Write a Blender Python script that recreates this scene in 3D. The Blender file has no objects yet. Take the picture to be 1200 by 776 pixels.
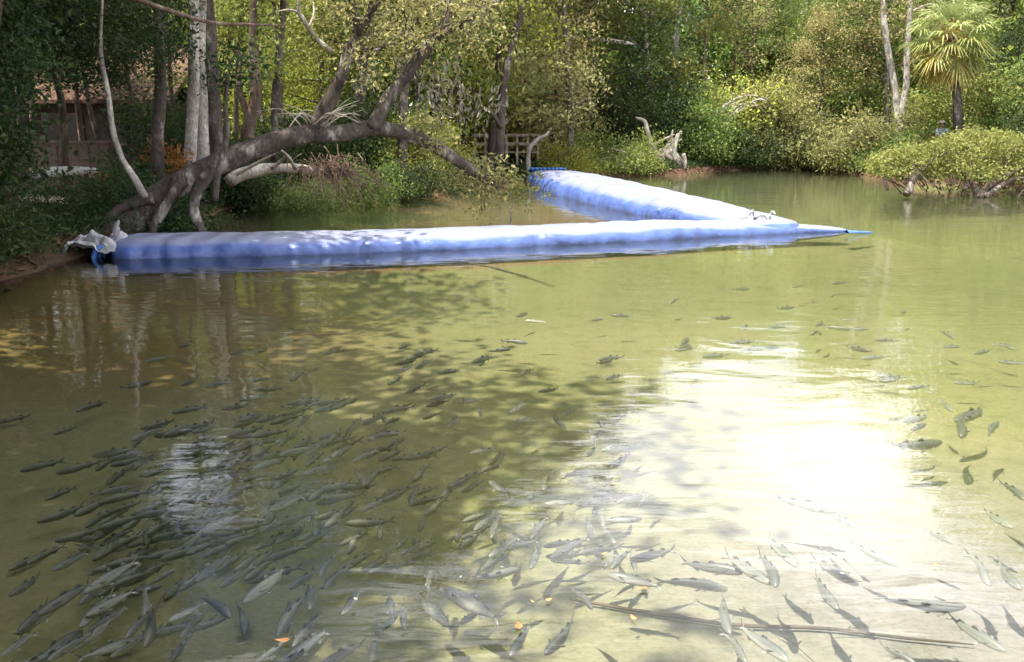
import bpy, math, random
import numpy as np
from mathutils import Vector

S = bpy.context.scene
COL = S.collection
R = math.radians

# ------------------------------------------------------------------ camera
CAM_H, PITCH, F = 2.3, R(13.16), 1039.0          # F in pixels of the 1200 px wide photograph
cam_d = bpy.data.cameras.new('camera')
cam = bpy.data.objects.new('camera', cam_d); COL.objects.link(cam)
cam.location = (0, 0, CAM_H); cam.rotation_euler = (math.pi/2 - PITCH, 0, 0)
cam_d.sensor_width = 36; cam_d.lens = 36*F/1200; cam_d.clip_start = 0.05; cam_d.clip_end = 1500
S.camera = cam

# ------------------------------------------------------------------ sky and sun
SUN_EL = R(65)
SUN_AZ = R(232)                                   # direction towards the sun, clockwise from +Y
sun_dir = Vector((math.sin(SUN_AZ)*math.cos(SUN_EL), math.cos(SUN_AZ)*math.cos(SUN_EL), math.sin(SUN_EL)))
W = bpy.data.worlds.new('World'); S.world = W; W.use_nodes = True
nt = W.node_tree; nt.nodes.clear()
n_out = nt.nodes.new('ShaderNodeOutputWorld'); n_bg = nt.nodes.new('ShaderNodeBackground')
n_sky = nt.nodes.new('ShaderNodeTexSky'); n_sky.sky_type = 'NISHITA'; n_sky.sun_disc = False
n_sky.sun_elevation = SUN_EL; n_sky.sun_rotation = SUN_AZ
n_sky.air_density = 1.0; n_sky.dust_density = 2.0; n_sky.ozone_density = 1.0
n_tc = nt.nodes.new('ShaderNodeTexCoord'); n_mp = nt.nodes.new('ShaderNodeMapping')
n_mp.inputs['Scale'].default_value = (1.6, 1.6, 4.2); n_mp.inputs['Location'].default_value = (0.35, 0.0, 0.15)
n_no = nt.nodes.new('ShaderNodeTexNoise'); n_no.inputs['Scale'].default_value = 1.7
n_no.inputs['Detail'].default_value = 7; n_no.inputs['Roughness'].default_value = 0.55
n_rp = nt.nodes.new('ShaderNodeValToRGB'); n_rp.color_ramp.elements[0].position = 0.40; n_rp.color_ramp.elements[1].position = 0.62
n_mx = nt.nodes.new('ShaderNodeMix'); n_mx.data_type = 'RGBA'
n_mx.inputs[7].default_value = (26.0, 25.8, 27.6, 1)          # sunlit cloud
L = nt.links
L.new(n_tc.outputs['Generated'], n_mp.inputs['Vector']); L.new(n_mp.outputs[0], n_no.inputs['Vector'])
L.new(n_no.outputs['Fac'], n_rp.inputs['Fac']); L.new(n_rp.outputs[0], n_mx.inputs[0])
L.new(n_sky.outputs[0], n_mx.inputs[6]); L.new(n_mx.outputs[2], n_bg.inputs['Color'])
n_bg.inputs['Strength'].default_value = 0.075
L.new(n_bg.outputs[0], n_out.inputs['Surface'])
sun_l = bpy.data.lights.new('sun', 'SUN'); sun_l.energy = 5.0; sun_l.angle = R(0.55); sun_l.color = (1.0, 0.94, 0.82)
sun = bpy.data.objects.new('sun', sun_l); COL.objects.link(sun)
sun.rotation_euler = (-sun_dir).to_track_quat('-Z', 'Y').to_euler(); sun.location = sun_dir*60
S.view_settings.view_transform = 'Standard'; S.view_settings.look = 'None'
S.view_settings.exposure = 1.22; S.view_settings.gamma = 1.0; S.view_settings.use_curve_mapping = False
S.cycles.max_bounces = 8; S.cycles.transparent_max_bounces = 12
S.cycles.caustics_reflective = False; S.cycles.caustics_refractive = False
S.cycles.sample_clamp_indirect = 6

# ------------------------------------------------------------------ helpers
CP, SP = math.cos(PITCH), math.sin(PITCH)
def ray(px, py):
    u, v = (px-600)/F, (388-py)/F
    return np.array((u, CP + SP*v, -SP + CP*v))
def G(px, py, z=0.0):                     # the point at height z that stands at this place of the photograph
    d = ray(px, py); t = (z-CAM_H)/d[2]
    return np.array((d[0]*t, d[1]*t, z))
def P(px, py, Y):                         # the point at depth Y
    d = ray(px, py); t = Y/d[1]
    return np.array((d[0]*t, Y, CAM_H + d[2]*t))
def X(px, Y): return (px-600)/F*Y/CP*1.0  # close enough for things near the horizon

class Buf:
    def __init__(s): s.v = []; s.q = []; s.n = 0; s.t = []
    def add(s, v, q, t=None):
        v = np.asarray(v, float); q = np.asarray(q, int)
        s.v.append(v); s.q.append(q + s.n); s.n += len(v)
        s.t.append(np.zeros(len(q)) if t is None else np.asarray(t, float))
    def mesh(s, name, smooth=True):
        me = bpy.data.meshes.new(name)
        v = np.concatenate(s.v); q = np.concatenate(s.q); t = np.concatenate(s.t)
        me.vertices.add(len(v)); me.vertices.foreach_set('co', v.ravel())
        m = len(q); me.loops.add(m*4); me.loops.foreach_set('vertex_index', q.ravel())
        me.polygons.add(m); me.polygons.foreach_set('loop_start', np.arange(0, m*4, 4))
        me.polygons.foreach_set('loop_total', np.full(m, 4))
        me.polygons.foreach_set('use_smooth', np.full(m, smooth))
        if t.any():
            a = me.attributes.new('tint', 'FLOAT', 'FACE'); a.data.foreach_set('value', t)
        me.update(calc_edges=True); me.validate()
        return me

def link(name, me, mat=None, parent=None):
    o = bpy.data.objects.new(name, me); COL.objects.link(o)
    if mat is not None and me is not None and len(me.materials) == 0: me.materials.append(mat)
    if parent is not None: o.parent = parent
    return o
def empty(name, loc=(0, 0, 0), rz=0, sc=1):
    o = bpy.data.objects.new(name, None); COL.objects.link(o)
    o.location = loc; o.rotation_euler = (0, 0, rz); o.scale = (sc,)*3 if np.isscalar(sc) else sc
    o.empty_display_size = 0.2
    return o
def tag(o, label, cat, group=None):
    o['label'] = label; o['category'] = cat
    if group: o['group'] = group
    return o
def copy_tree(o):
    c = o.copy(); COL.objects.link(c)
    for ch in list(o.children):
        d = ch.copy(); COL.objects.link(d); d.parent = c
    return c

def smooth_path(pts, per=5):
    pts = np.asarray(pts, float)
    if len(pts) < 3: return pts
    out = []; n = len(pts)
    for i in range(n-1):
        p0 = pts[max(i-1, 0)]; p1 = pts[i]; p2 = pts[i+1]; p3 = pts[min(i+2, n-1)]
        for k in range(per):
            t = k/per
            out.append(.5*((2*p1) + (-p0+p2)*t + (2*p0-5*p1+4*p2-p3)*t*t + (-p0+3*p1-3*p2+p3)*t**3))
    out.append(pts[-1]); return np.array(out)

def tube(buf, pts, rad, sides=8, lump=0.0, rng=None, cap=True):
    pts = np.asarray(pts, float); n = len(pts)
    rad = np.interp(np.linspace(0, 1, n), np.linspace(0, 1, len(rad)), rad) if len(rad) != n else np.asarray(rad, float)
    tan = np.gradient(pts, axis=0); tan /= np.linalg.norm(tan, axis=1)[:, None] + 1e-9
    up = np.array((0.13, 0.27, 1.0)) if abs(tan[0][2]) < .8 else np.array((1.0, .2, .1))
    a = np.cross(tan, up); a /= np.linalg.norm(a, axis=1)[:, None] + 1e-9
    b = np.cross(tan, a)
    th = np.linspace(0, 2*math.pi, sides, endpoint=False)
    r = np.repeat(rad[:, None], sides, 1)
    if lump and rng is not None: r = r*(1 + lump*(rng.random((n, sides))-.5))
    v = pts[:, None, :] + a[:, None, :]*(np.cos(th)[None, :, None]*r[:, :, None]) + b[:, None, :]*(np.sin(th)[None, :, None]*r[:, :, None])
    if cap:
        v = np.concatenate([np.repeat(pts[:1, None], sides, 1), v, np.repeat(pts[-1:, None] + tan[-1:, None]*rad[-1]*.5, sides, 1)])
        n += 2
    i, j = np.meshgrid(np.arange(n-1), np.arange(sides), indexing='ij'); j2 = (j+1) % sides
    q = np.stack([i*sides+j, i*sides+j2, (i+1)*sides+j2, (i+1)*sides+j], -1).reshape(-1, 4)
    buf.add(v.reshape(-1, 3), q)

def leaves(buf, c, size, rng, up=.7, tint=None, aspect=.5, droop=0.0):
    n = len(c)
    if n == 0: return
    nr = rng.normal(size=(n, 3)); nr /= np.linalg.norm(nr, axis=1)[:, None]
    nr[:, 2] += up; nr /= np.linalg.norm(nr, axis=1)[:, None]
    d = rng.normal(size=(n, 3)); d[:, 2] -= droop
    d -= nr*np.sum(d*nr, 1)[:, None]; d /= np.linalg.norm(d, axis=1)[:, None]
    s = np.cross(nr, d); L_ = size*(.55 + .9*rng.random(n))[:, None]; w = L_*aspect*(.75+.5*rng.random(n))[:, None]
    k = L_*.12*nr
    v = np.stack([c - d*L_*.5, c + s*w*.5 + k, c + d*L_*.5, c - s*w*.5 + k], 1).reshape(-1, 3)
    q = np.arange(n*4).reshape(-1, 4)
    t = rng.random(n)*.5 + .25 if tint is None else np.clip(tint + (rng.random(n)-.5)*.35, .02, 1)
    buf.add(v, q, t)

def box(buf, lo, hi):
    x0, y0, z0 = lo; x1, y1, z1 = hi
    v = [(x0,y0,z0),(x1,y0,z0),(x1,y1,z0),(x0,y1,z0),(x0,y0,z1),(x1,y0,z1),(x1,y1,z1),(x0,y1,z1)]
    buf.add(v, [(0,3,2,1),(4,5,6,7),(0,1,5,4),(1,2,6,5),(2,3,7,6),(3,0,4,7)])

def vnoise(x, y, seed=0, octs=4):
    r = np.random.default_rng(seed); o = np.zeros_like(x); amp = 1.0
    for k in range(octs):
        for _ in range(3):
            a = r.random()*6.28; ph = r.random()*6.28; f = (2**k)*(.7+.6*r.random())
            o += amp*np.sin(f*(x*math.cos(a)+y*math.sin(a)) + ph + 1.3*np.sin(.7*f*(y*math.cos(a)-x*math.sin(a))+ph*2))/3
        amp *= .5
    return o

# ------------------------------------------------------------------ materials
def mat(name):
    m = bpy.data.materials.new(name); m.use_nodes = True; m.node_tree.nodes.clear()
    return m, m.node_tree.nodes, m.node_tree.links
def node(ns, typ, **kw):
    n = ns.new(typ)
    for k, v in kw.items(): setattr(n, k, v)
    return n
def ramp(ns, stops, interp='LINEAR'):
    n = ns.new('ShaderNodeValToRGB'); e = n.color_ramp.elements; n.color_ramp.interpolation = interp
    while len(e) < len(stops): e.new(.5)
    for el, (p, c) in zip(e, stops): el.position = p; el.color = (*c, 1) if len(c) == 3 else c
    return n

def leaf_mat(name, stops, trans=.38, hue=.03):
    m, ns, L = mat(name)
    at = node(ns, 'ShaderNodeAttribute', attribute_name='tint')
    rp = ramp(ns, stops); L.new(at.outputs['Fac'], rp.inputs['Fac'])
    oi = node(ns, 'ShaderNodeObjectInfo'); mr = node(ns, 'ShaderNodeMapRange')
    mr.inputs['To Min'].default_value = .5-hue; mr.inputs['To Max'].default_value = .5+hue
    L.new(oi.outputs['Random'], mr.inputs['Value'])
    mv = node(ns, 'ShaderNodeMapRange'); mv.inputs['To Min'].default_value = .75; mv.inputs['To Max'].default_value = 1.25
    mth = node(ns, 'ShaderNodeMath', operation='FRACT'); m7 = node(ns, 'ShaderNodeMath', operation='MULTIPLY'); m7.inputs[1].default_value = 7.31
    L.new(oi.outputs['Random'], m7.inputs[0]); L.new(m7.outputs[0], mth.inputs[0]); L.new(mth.outputs[0], mv.inputs['Value'])
    hs = node(ns, 'ShaderNodeHueSaturation'); L.new(rp.outputs[0], hs.inputs['Color']); L.new(mr.outputs[0], hs.inputs['Hue']); L.new(mv.outputs[0], hs.inputs['Value'])
    pb = node(ns, 'ShaderNodeBsdfPrincipled'); pb.inputs['Roughness'].default_value = .5; pb.inputs['Specular IOR Level'].default_value = .35
    tr = node(ns, 'ShaderNodeBsdfTranslucent'); mx = node(ns, 'ShaderNodeMixShader'); mx.inputs[0].default_value = trans
    L.new(hs.outputs[0], pb.inputs['Base Color']); L.new(hs.outputs[0], tr.inputs['Color'])
    L.new(pb.outputs[0], mx.inputs[1]); L.new(tr.outputs[0], mx.inputs[2])
    o = node(ns, 'ShaderNodeOutputMaterial'); L.new(mx.outputs[0], o.inputs['Surface'])
    return m

def bark_mat(name, dark, mid, pale, lo=.42, hi=.62, scale=3.0):
    m, ns, L = mat(name)
    tc = node(ns, 'ShaderNodeTexCoord'); mp = node(ns, 'ShaderNodeMapping'); mp.inputs['Scale'].default_value = (1, 1, .45)
    L.new(tc.outputs['Object'], mp.inputs[0])
    n1 = node(ns, 'ShaderNodeTexNoise'); n1.inputs['Scale'].default_value = scale; n1.inputs['Detail'].default_value = 8; n1.inputs['Roughness'].default_value = .65
    n2 = node(ns, 'ShaderNodeTexNoise'); n2.inputs['Scale'].default_value = scale*9; n2.inputs['Detail'].default_value = 6
    L.new(mp.outputs[0], n1.inputs['Vector']); L.new(mp.outputs[0], n2.inputs['Vector'])
    rp = ramp(ns, [(lo-.1, dark), ((lo+hi)/2, mid), (hi, pale)]); L.new(n1.outputs['Fac'], rp.inputs['Fac'])
    rp2 = ramp(ns, [(.35, (.45, .45, .45)), (.6, (1, 1, 1))]); L.new(n2.outputs['Fac'], rp2.inputs['Fac'])
    mx = node(ns, 'ShaderNodeMix', data_type='RGBA', blend_type='MULTIPLY'); mx.inputs[0].default_value = .8
    L.new(rp.outputs[0], mx.inputs[6]); L.new(rp2.outputs[0], mx.inputs[7])
    bp = node(ns, 'ShaderNodeBump'); bp.inputs['Strength'].default_value = .8; bp.inputs['Distance'].default_value = .03
    L.new(n2.outputs['Fac'], bp.inputs['Height'])
    pb = node(ns, 'ShaderNodeBsdfPrincipled'); pb.inputs['Roughness'].default_value = .85; pb.inputs['Specular IOR Level'].default_value = .2
    L.new(mx.outputs[2], pb.inputs['Base Color']); L.new(bp.outputs[0], pb.inputs['Normal'])
    o = node(ns, 'ShaderNodeOutputMaterial'); L.new(pb.outputs[0], o.inputs['Surface'])
    return m

def plain_mat(name, c1, c2, scale=8, rough=.7, spec=.3, bump=.3, detail=6):
    m, ns, L = mat(name)
    tc = node(ns, 'ShaderNodeTexCoord'); n1 = node(ns, 'ShaderNodeTexNoise'); n1.inputs['Scale'].default_value = scale; n1.inputs['Detail'].default_value = detail
    L.new(tc.outputs['Object'], n1.inputs['Vector'])
    rp = ramp(ns, [(.35, c1), (.65, c2)]); L.new(n1.outputs['Fac'], rp.inputs['Fac'])
    bp = node(ns, 'ShaderNodeBump'); bp.inputs['Strength'].default_value = bump; bp.inputs['Distance'].default_value = .02
    L.new(n1.outputs['Fac'], bp.inputs['Height'])
    pb = node(ns, 'ShaderNodeBsdfPrincipled'); pb.inputs['Roughness'].default_value = rough; pb.inputs['Specular IOR Level'].default_value = spec
    L.new(rp.outputs[0], pb.inputs['Base Color']); L.new(bp.outputs[0], pb.inputs['Normal'])
    o = node(ns, 'ShaderNodeOutputMaterial'); L.new(pb.outputs[0], o.inputs['Surface'])
    return m

M = {}
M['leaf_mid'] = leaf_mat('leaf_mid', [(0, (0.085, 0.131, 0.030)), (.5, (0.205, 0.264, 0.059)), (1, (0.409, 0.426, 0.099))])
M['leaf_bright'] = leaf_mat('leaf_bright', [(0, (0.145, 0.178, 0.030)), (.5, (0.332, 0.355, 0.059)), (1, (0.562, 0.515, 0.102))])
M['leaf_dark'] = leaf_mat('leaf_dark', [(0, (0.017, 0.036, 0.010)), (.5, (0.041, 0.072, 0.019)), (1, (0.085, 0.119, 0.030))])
M['leaf_olive'] = leaf_mat('leaf_olive', [(0, (0.133, 0.142, 0.048)), (.5, (0.266, 0.261, 0.096)), (1, (0.449, 0.411, 0.162))])
M['leaf_yellow'] = leaf_mat('leaf_yellow', [(0, (0.114, 0.160, 0.039)), (.5, (0.218, 0.270, 0.065)), (1, (0.342, 0.390, 0.117))])
M['leaf_pine'] = leaf_mat('leaf_pine', [(0, (0.082, 0.118, 0.028)), (.5, (0.200, 0.244, 0.056)), (1, (0.364, 0.370, 0.084))])
M['frond'] = leaf_mat('frond', [(0, (0.420, 0.255, 0.075)), (.35, (0.405, 0.315, 0.090)), (.6, (0.300, 0.345, 0.105)), (1, (0.390, 0.450, 0.195))], hue=.0)
M['moss'] = leaf_mat('moss', [(0, (.13, .125, .09)), (1, (.24, .23, .17))], trans=.25, hue=.0)
M['russet'] = leaf_mat('russet', [(0, (.20, .07, .02)), (1, (.42, .20, .04))], hue=.01)
M['litter'] = leaf_mat('litter', [(0, (.07, .036, .02)), (1, (.18, .095, .05))], trans=.1, hue=.0)
M['bark'] = bark_mat('bark', (.045, .036, .03), (.13, .105, .088), (.42, .38, .33), .44, .68)
M['oak_bark'] = bark_mat('oak_bark', (.035, .028, .023), (.12, .098, .08), (.46, .42, .36), .44, .66, 2.2)
M['bark_pale'] = bark_mat('bark_pale', (.20, .17, .14), (.42, .38, .33), (.62, .58, .52))
M['bark_brown'] = bark_mat('bark_brown', (.06, .04, .03), (.14, .10, .075), (.24, .19, .15))
M['dead_wood'] = bark_mat('dead_wood', (.25, .20, .16), (.48, .42, .35), (.66, .61, .53))
M['twig'] = plain_mat('twig', (.12, .075, .05), (.24, .16, .12), 5, .85)
M['wet_wood'] = plain_mat('wet_wood', (.05, .04, .025), (.12, .09, .06), 6, .6)

# ---- water: a clear sheet, mirror by Fresnel over a tinted see-through
def water_mat():
    m, ns, L = mat('water')
    tc = node(ns, 'ShaderNodeTexCoord')
    def noise(scale, sx, sy, det, rot=0.0):
        mp = node(ns, 'ShaderNodeMapping'); mp.inputs['Scale'].default_value = (sx, sy, 1); mp.inputs['Rotation'].default_value = (0, 0, rot)
        n = node(ns, 'ShaderNodeTexNoise'); n.inputs['Scale'].default_value = scale; n.inputs['Detail'].default_value = det; n.inputs['Distortion'].default_value = .4
        L.new(tc.outputs['Object'], mp.inputs[0]); L.new(mp.outputs[0], n.inputs['Vector']); return n
    a = noise(1.1, .8, 1.3, 2, .25); b = noise(3.6, .5, 1.7, 3, -.12); c = noise(.22, 1, 1, 2)
    def mth(op, x, y):
        n = node(ns, 'ShaderNodeMath', operation=op)
        for k, q in enumerate((x, y)):
            if isinstance(q, (int, float)): n.inputs[k].default_value = q
            else: L.new(q, n.inputs[k])
        return n.outputs[0]
    patch = node(ns, 'ShaderNodeMapRange'); patch.inputs['From Min'].default_value = .38; patch.inputs['From Max'].default_value = .62
    patch.inputs['To Min'].default_value = .25; patch.inputs['To Max'].default_value = 1.0
    L.new(c.outputs['Fac'], patch.inputs['Value'])
    h = mth('ADD', mth('MULTIPLY', a.outputs['Fac'], .55), mth('MULTIPLY', mth('MULTIPLY', b.outputs['Fac'], .28), patch.outputs[0]))
    bp = node(ns, 'ShaderNodeBump'); bp.inputs['Strength'].default_value = 1.0; bp.inputs['Distance'].default_value = .019
    L.new(h, bp.inputs['Height'])
    fr = node(ns, 'ShaderNodeFresnel'); fr.inputs['IOR'].default_value = 1.42; L.new(bp.outputs[0], fr.inputs['Normal'])
    tp = node(ns, 'ShaderNodeBsdfTransparent'); tp.inputs['Color'].default_value = (1, 1, .98, 1)
    gl = node(ns, 'ShaderNodeBsdfGlossy'); gl.inputs['Roughness'].default_value = .015; gl.inputs['Color'].default_value = (1, 1, 1, 1)
    L.new(bp.outputs[0], gl.inputs['Normal'])
    mx = node(ns, 'ShaderNodeMixShader'); L.new(fr.outputs[0], mx.inputs[0]); L.new(tp.outputs[0], mx.inputs[1]); L.new(gl.outputs[0], mx.inputs[2])
    o = node(ns, 'ShaderNodeOutputMaterial'); L.new(mx.outputs[0], o.inputs['Surface'])
    pv = node(ns, 'ShaderNodeVolumePrincipled'); pv.inputs['Color'].default_value = (.68, .79, .44, 1); pv.inputs['Density'].default_value = .145; pv.inputs['Anisotropy'].default_value = .35
    L.new(pv.outputs[0], o.inputs['Volume'])
    return m

# ------------------------------------------------------------------ the setting: one ground sheet, bed and banks, and the water
shore_px = [(-10, 338), (80, 308), (150, 292), (228, 268), (245, 246), (300, 238), (380, 236), (470, 231), (560, 222), (640, 211),
            (720, 207), (800, 206), (870, 199), (960, 199), (1010, 207), (1060, 219), (1130, 222), (1210, 223)]
shore = [tuple(G(x, y)[:2]) for x, y in shore_px]
shore += [(27, 27), (29, 18), (24, 8), (14, 2.2), (6, 1.6), (-3, 1.6), (-6.2, 4.5), (-7.4, 8.5)]
SH = np.array(shore)
def shore_sd(x, y):                       # >0 on land, <0 in the water (metres to the shoreline)
    p = np.stack([x, y], -1); dmin = np.full(x.shape, 1e9); inside = np.zeros(x.shape, bool)
    n = len(SH)
    for i in range(n):
        a, b = SH[i], SH[(i+1) % n]; ab = b-a
        t = np.clip(((p-a) @ ab)/(ab @ ab), 0, 1); d = np.linalg.norm(p-a-t[..., None]*ab, axis=-1); dmin = np.minimum(dmin, d)
        c = (a[1] > p[..., 1]) != (b[1] > p[..., 1])
        with np.errstate(divide='ignore', invalid='ignore'):
            xi = a[0] + (p[..., 1]-a[1])*(b[0]-a[0])/(b[1]-a[1])
        inside ^= c & (p[..., 0] < xi)
    return np.where(inside, -dmin, dmin)
def ground_z(x, y):
    x = np.asarray(x, float); y = np.asarray(y, float)
    sd = shore_sd(x, y) + .35*vnoise(x*.9, y*.9, 3, 3)
    bed = -np.interp(-sd, [0, .5, 2, 5], [0, .22, .55, .72]) + .05*vnoise(x*.8, y*.8, 5, 4)
    # a shallow sill of sand where the barriers lie
    for a_, b_, zz_ in (((-7.2, 16.4), (7.4, 20.0), -.31), ((1.2, 36.5), (3.4, 26.6), -.38), ((3.4, 26.6), (5.5, 19.4), -.38)):
        a_ = np.array(a_); b_ = np.array(b_); ab = b_-a_; p_ = np.stack([x, y], -1); t_ = np.clip(((p_-a_) @ ab)/(ab @ ab), 0, 1)
        d_ = np.linalg.norm(p_-a_-t_[..., None]*ab, axis=-1); w_ = np.clip((3.2-d_)/1.6, 0, 1); bed = np.where(bed < zz_, bed + (zz_-bed)*w_, bed)
    land = np.interp(sd, [0, .25, 1.2, 5, 25, 200], [0, .16, .34, .6, 1.1, 1.6]) + .07*vnoise(x*.7, y*.7, 8, 4)
    return np.where(sd < 0, np.minimum(bed, -.01), land)
def gz(x, y): return float(ground_z(np.array([x]), np.array([y]))[0])

def axis(lo, hi, step, far):
    a = np.arange(lo, hi+1e-6, step); k = np.geomspace(step*1.5, far, 26)
    return np.concatenate([(lo-k)[::-1], a, hi+k])
gx = axis(-14, 30, .22, 500); gy = axis(-1, 52, .22, 500)
GX, GY = np.meshgrid(gx, gy, indexing='ij'); GZ = ground_z(GX, GY)
gb = Buf(); nx, ny = GX.shape
i, j = np.meshgrid(np.arange(nx-1), np.arange(ny-1), indexing='ij')
gb.add(np.stack([GX, GY, GZ], -1).reshape(-1, 3), np.stack([i*ny+j, (i+1)*ny+j, (i+1)*ny+j+1, i*ny+j+1], -1).reshape(-1, 4))
gme = gb.mesh('ground')
# pigment of the bed and bank: sand with algae film, brown silt behind the barrier, ochre sand near the left bank, leaf litter on land
sd = shore_sd(GX, GY); n1 = vnoise(GX*.55, GY*.55, 21, 4); n2 = vnoise(GX*1.7, GY*1.7, 22, 4)
def lerp(a, b, t): return a + (b-a)*np.clip(t, 0, 1)[..., None]
base = np.broadcast_to(np.array((.30, .28, .145)), GX.shape+(3,)).copy()
base = lerp(base, np.array((.22, .23, .095)), .45+.5*n1)
base = lerp(base, np.array((.175, .20, .068)), np.clip((GY-9)/8, 0, 1)*(.6+.3*n2))
base = lerp(base, np.array((.255, .24, .225)), np.clip((GX+.4)/2.4, 0, 1)*np.clip((8.5-GY)/3, 0, 1)*(.9+.2*n2))  # near right: grey of the sky reflection put into the bed colour
left = np.clip((-1.0-GX)/3, 0, 1)*np.clip((GY-8.5)/2.0, 0, 1)*np.clip((15.5-GY)/1.5, 0, 1)
base = lerp(base, np.array((.26, .165, .05)), left*(.85+.3*n2))
dam_y = np.interp(GX, [-8, -6, 0, 4, 7.5], [15, 15, 16.5, 18.2, 20]); far_x = np.interp(GY, [18, 23, 31, 37], [6, 4.5, 2.4, 1.4])
silt = ((GY > dam_y) & (GX < far_x)).astype(float)
base = lerp(base, np.array((.25, .155, .085)), silt*(.85+.25*n1))
deep = np.clip((GY-dam_y-8)/9, 0, 1)*(1-silt); base = lerp(base, np.array((.075, .075, .03)), deep)
land = np.clip(sd/.35+.6, 0, 1); base = lerp(base, lerp(np.broadcast_to(np.array((.055, .036, .024)), base.shape), np.array((.11, .068, .044)), .5+.6*n2), land)
ca = gme.attributes.new('pigment', 'FLOAT_COLOR', 'POINT')
ca.data.foreach_set('color', np.concatenate([np.clip(base, .01, .9), np.ones(GX.shape+(1,))], -1).ravel())
def ground_mat():
    m, ns, L = mat('ground')
    at = node(ns, 'ShaderNodeAttribute', attribute_name='pigment'); tc = node(ns, 'ShaderNodeTexCoord')
    n1 = node(ns, 'ShaderNodeTexNoise'); n1.inputs['Scale'].default_value = 5; n1.inputs['Detail'].default_value = 9; n1.inputs['Roughness'].default_value = .7
    n2 = node(ns, 'ShaderNodeTexNoise'); n2.inputs['Scale'].default_value = 34; n2.inputs['Detail'].default_value = 4
    L.new(tc.outputs['Object'], n1.inputs['Vector']); L.new(tc.outputs['Object'], n2.inputs['Vector'])
    r1 = ramp(ns, [(.3, (.68, .70, .62)), (.52, (1, 1, 1)), (.75, (1.0, .97, .9))]); L.new(n1.outputs['Fac'], r1.inputs['Fac'])
    r2 = ramp(ns, [(.3, (.72, .72, .7)), (.55, (1, 1, 1))]); L.new(n2.outputs['Fac'], r2.inputs['Fac'])
    m1 = node(ns, 'ShaderNodeMix', data_type='RGBA', blend_type='MULTIPLY'); m1.inputs[0].default_value = 1
    m2 = node(ns, 'ShaderNodeMix', data_type='RGBA', blend_type='MULTIPLY'); m2.inputs[0].default_value = .8
    L.new(at.outputs['Color'], m1.inputs[6]); L.new(r1.outputs[0], m1.inputs[7]); L.new(m1.outputs[2], m2.inputs[6]); L.new(r2.outputs[0], m2.inputs[7])
    bp = node(ns, 'ShaderNodeBump'); bp.inputs['Strength'].default_value = .6; bp.inputs['Distance'].default_value = .03; L.new(n1.outputs['Fac'], bp.inputs['Height'])
    pb = node(ns, 'ShaderNodeBsdfPrincipled'); pb.inputs['Roughness'].default_value = .95; pb.inputs['Specular IOR Level'].default_value = .1
    L.new(m2.outputs[2], pb.inputs['Base Color']); L.new(bp.outputs[0], pb.inputs['Normal'])
    o = node(ns, 'ShaderNodeOutputMaterial'); L.new(pb.outputs[0], o.inputs['Surface'])
    return m
ground = link('ground', gme, ground_mat()); ground['kind'] = 'structure'; ground['label'] = 'sandy creek bed and leaf-strewn banks'
wb = Buf(); box(wb, (-12, .6, -1.6), (33, 58, 0.0))
water = link('water', wb.mesh('water', False), water_mat()); water['kind'] = 'structure'; water['label'] = 'clear shallow green water of the creek'

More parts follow.
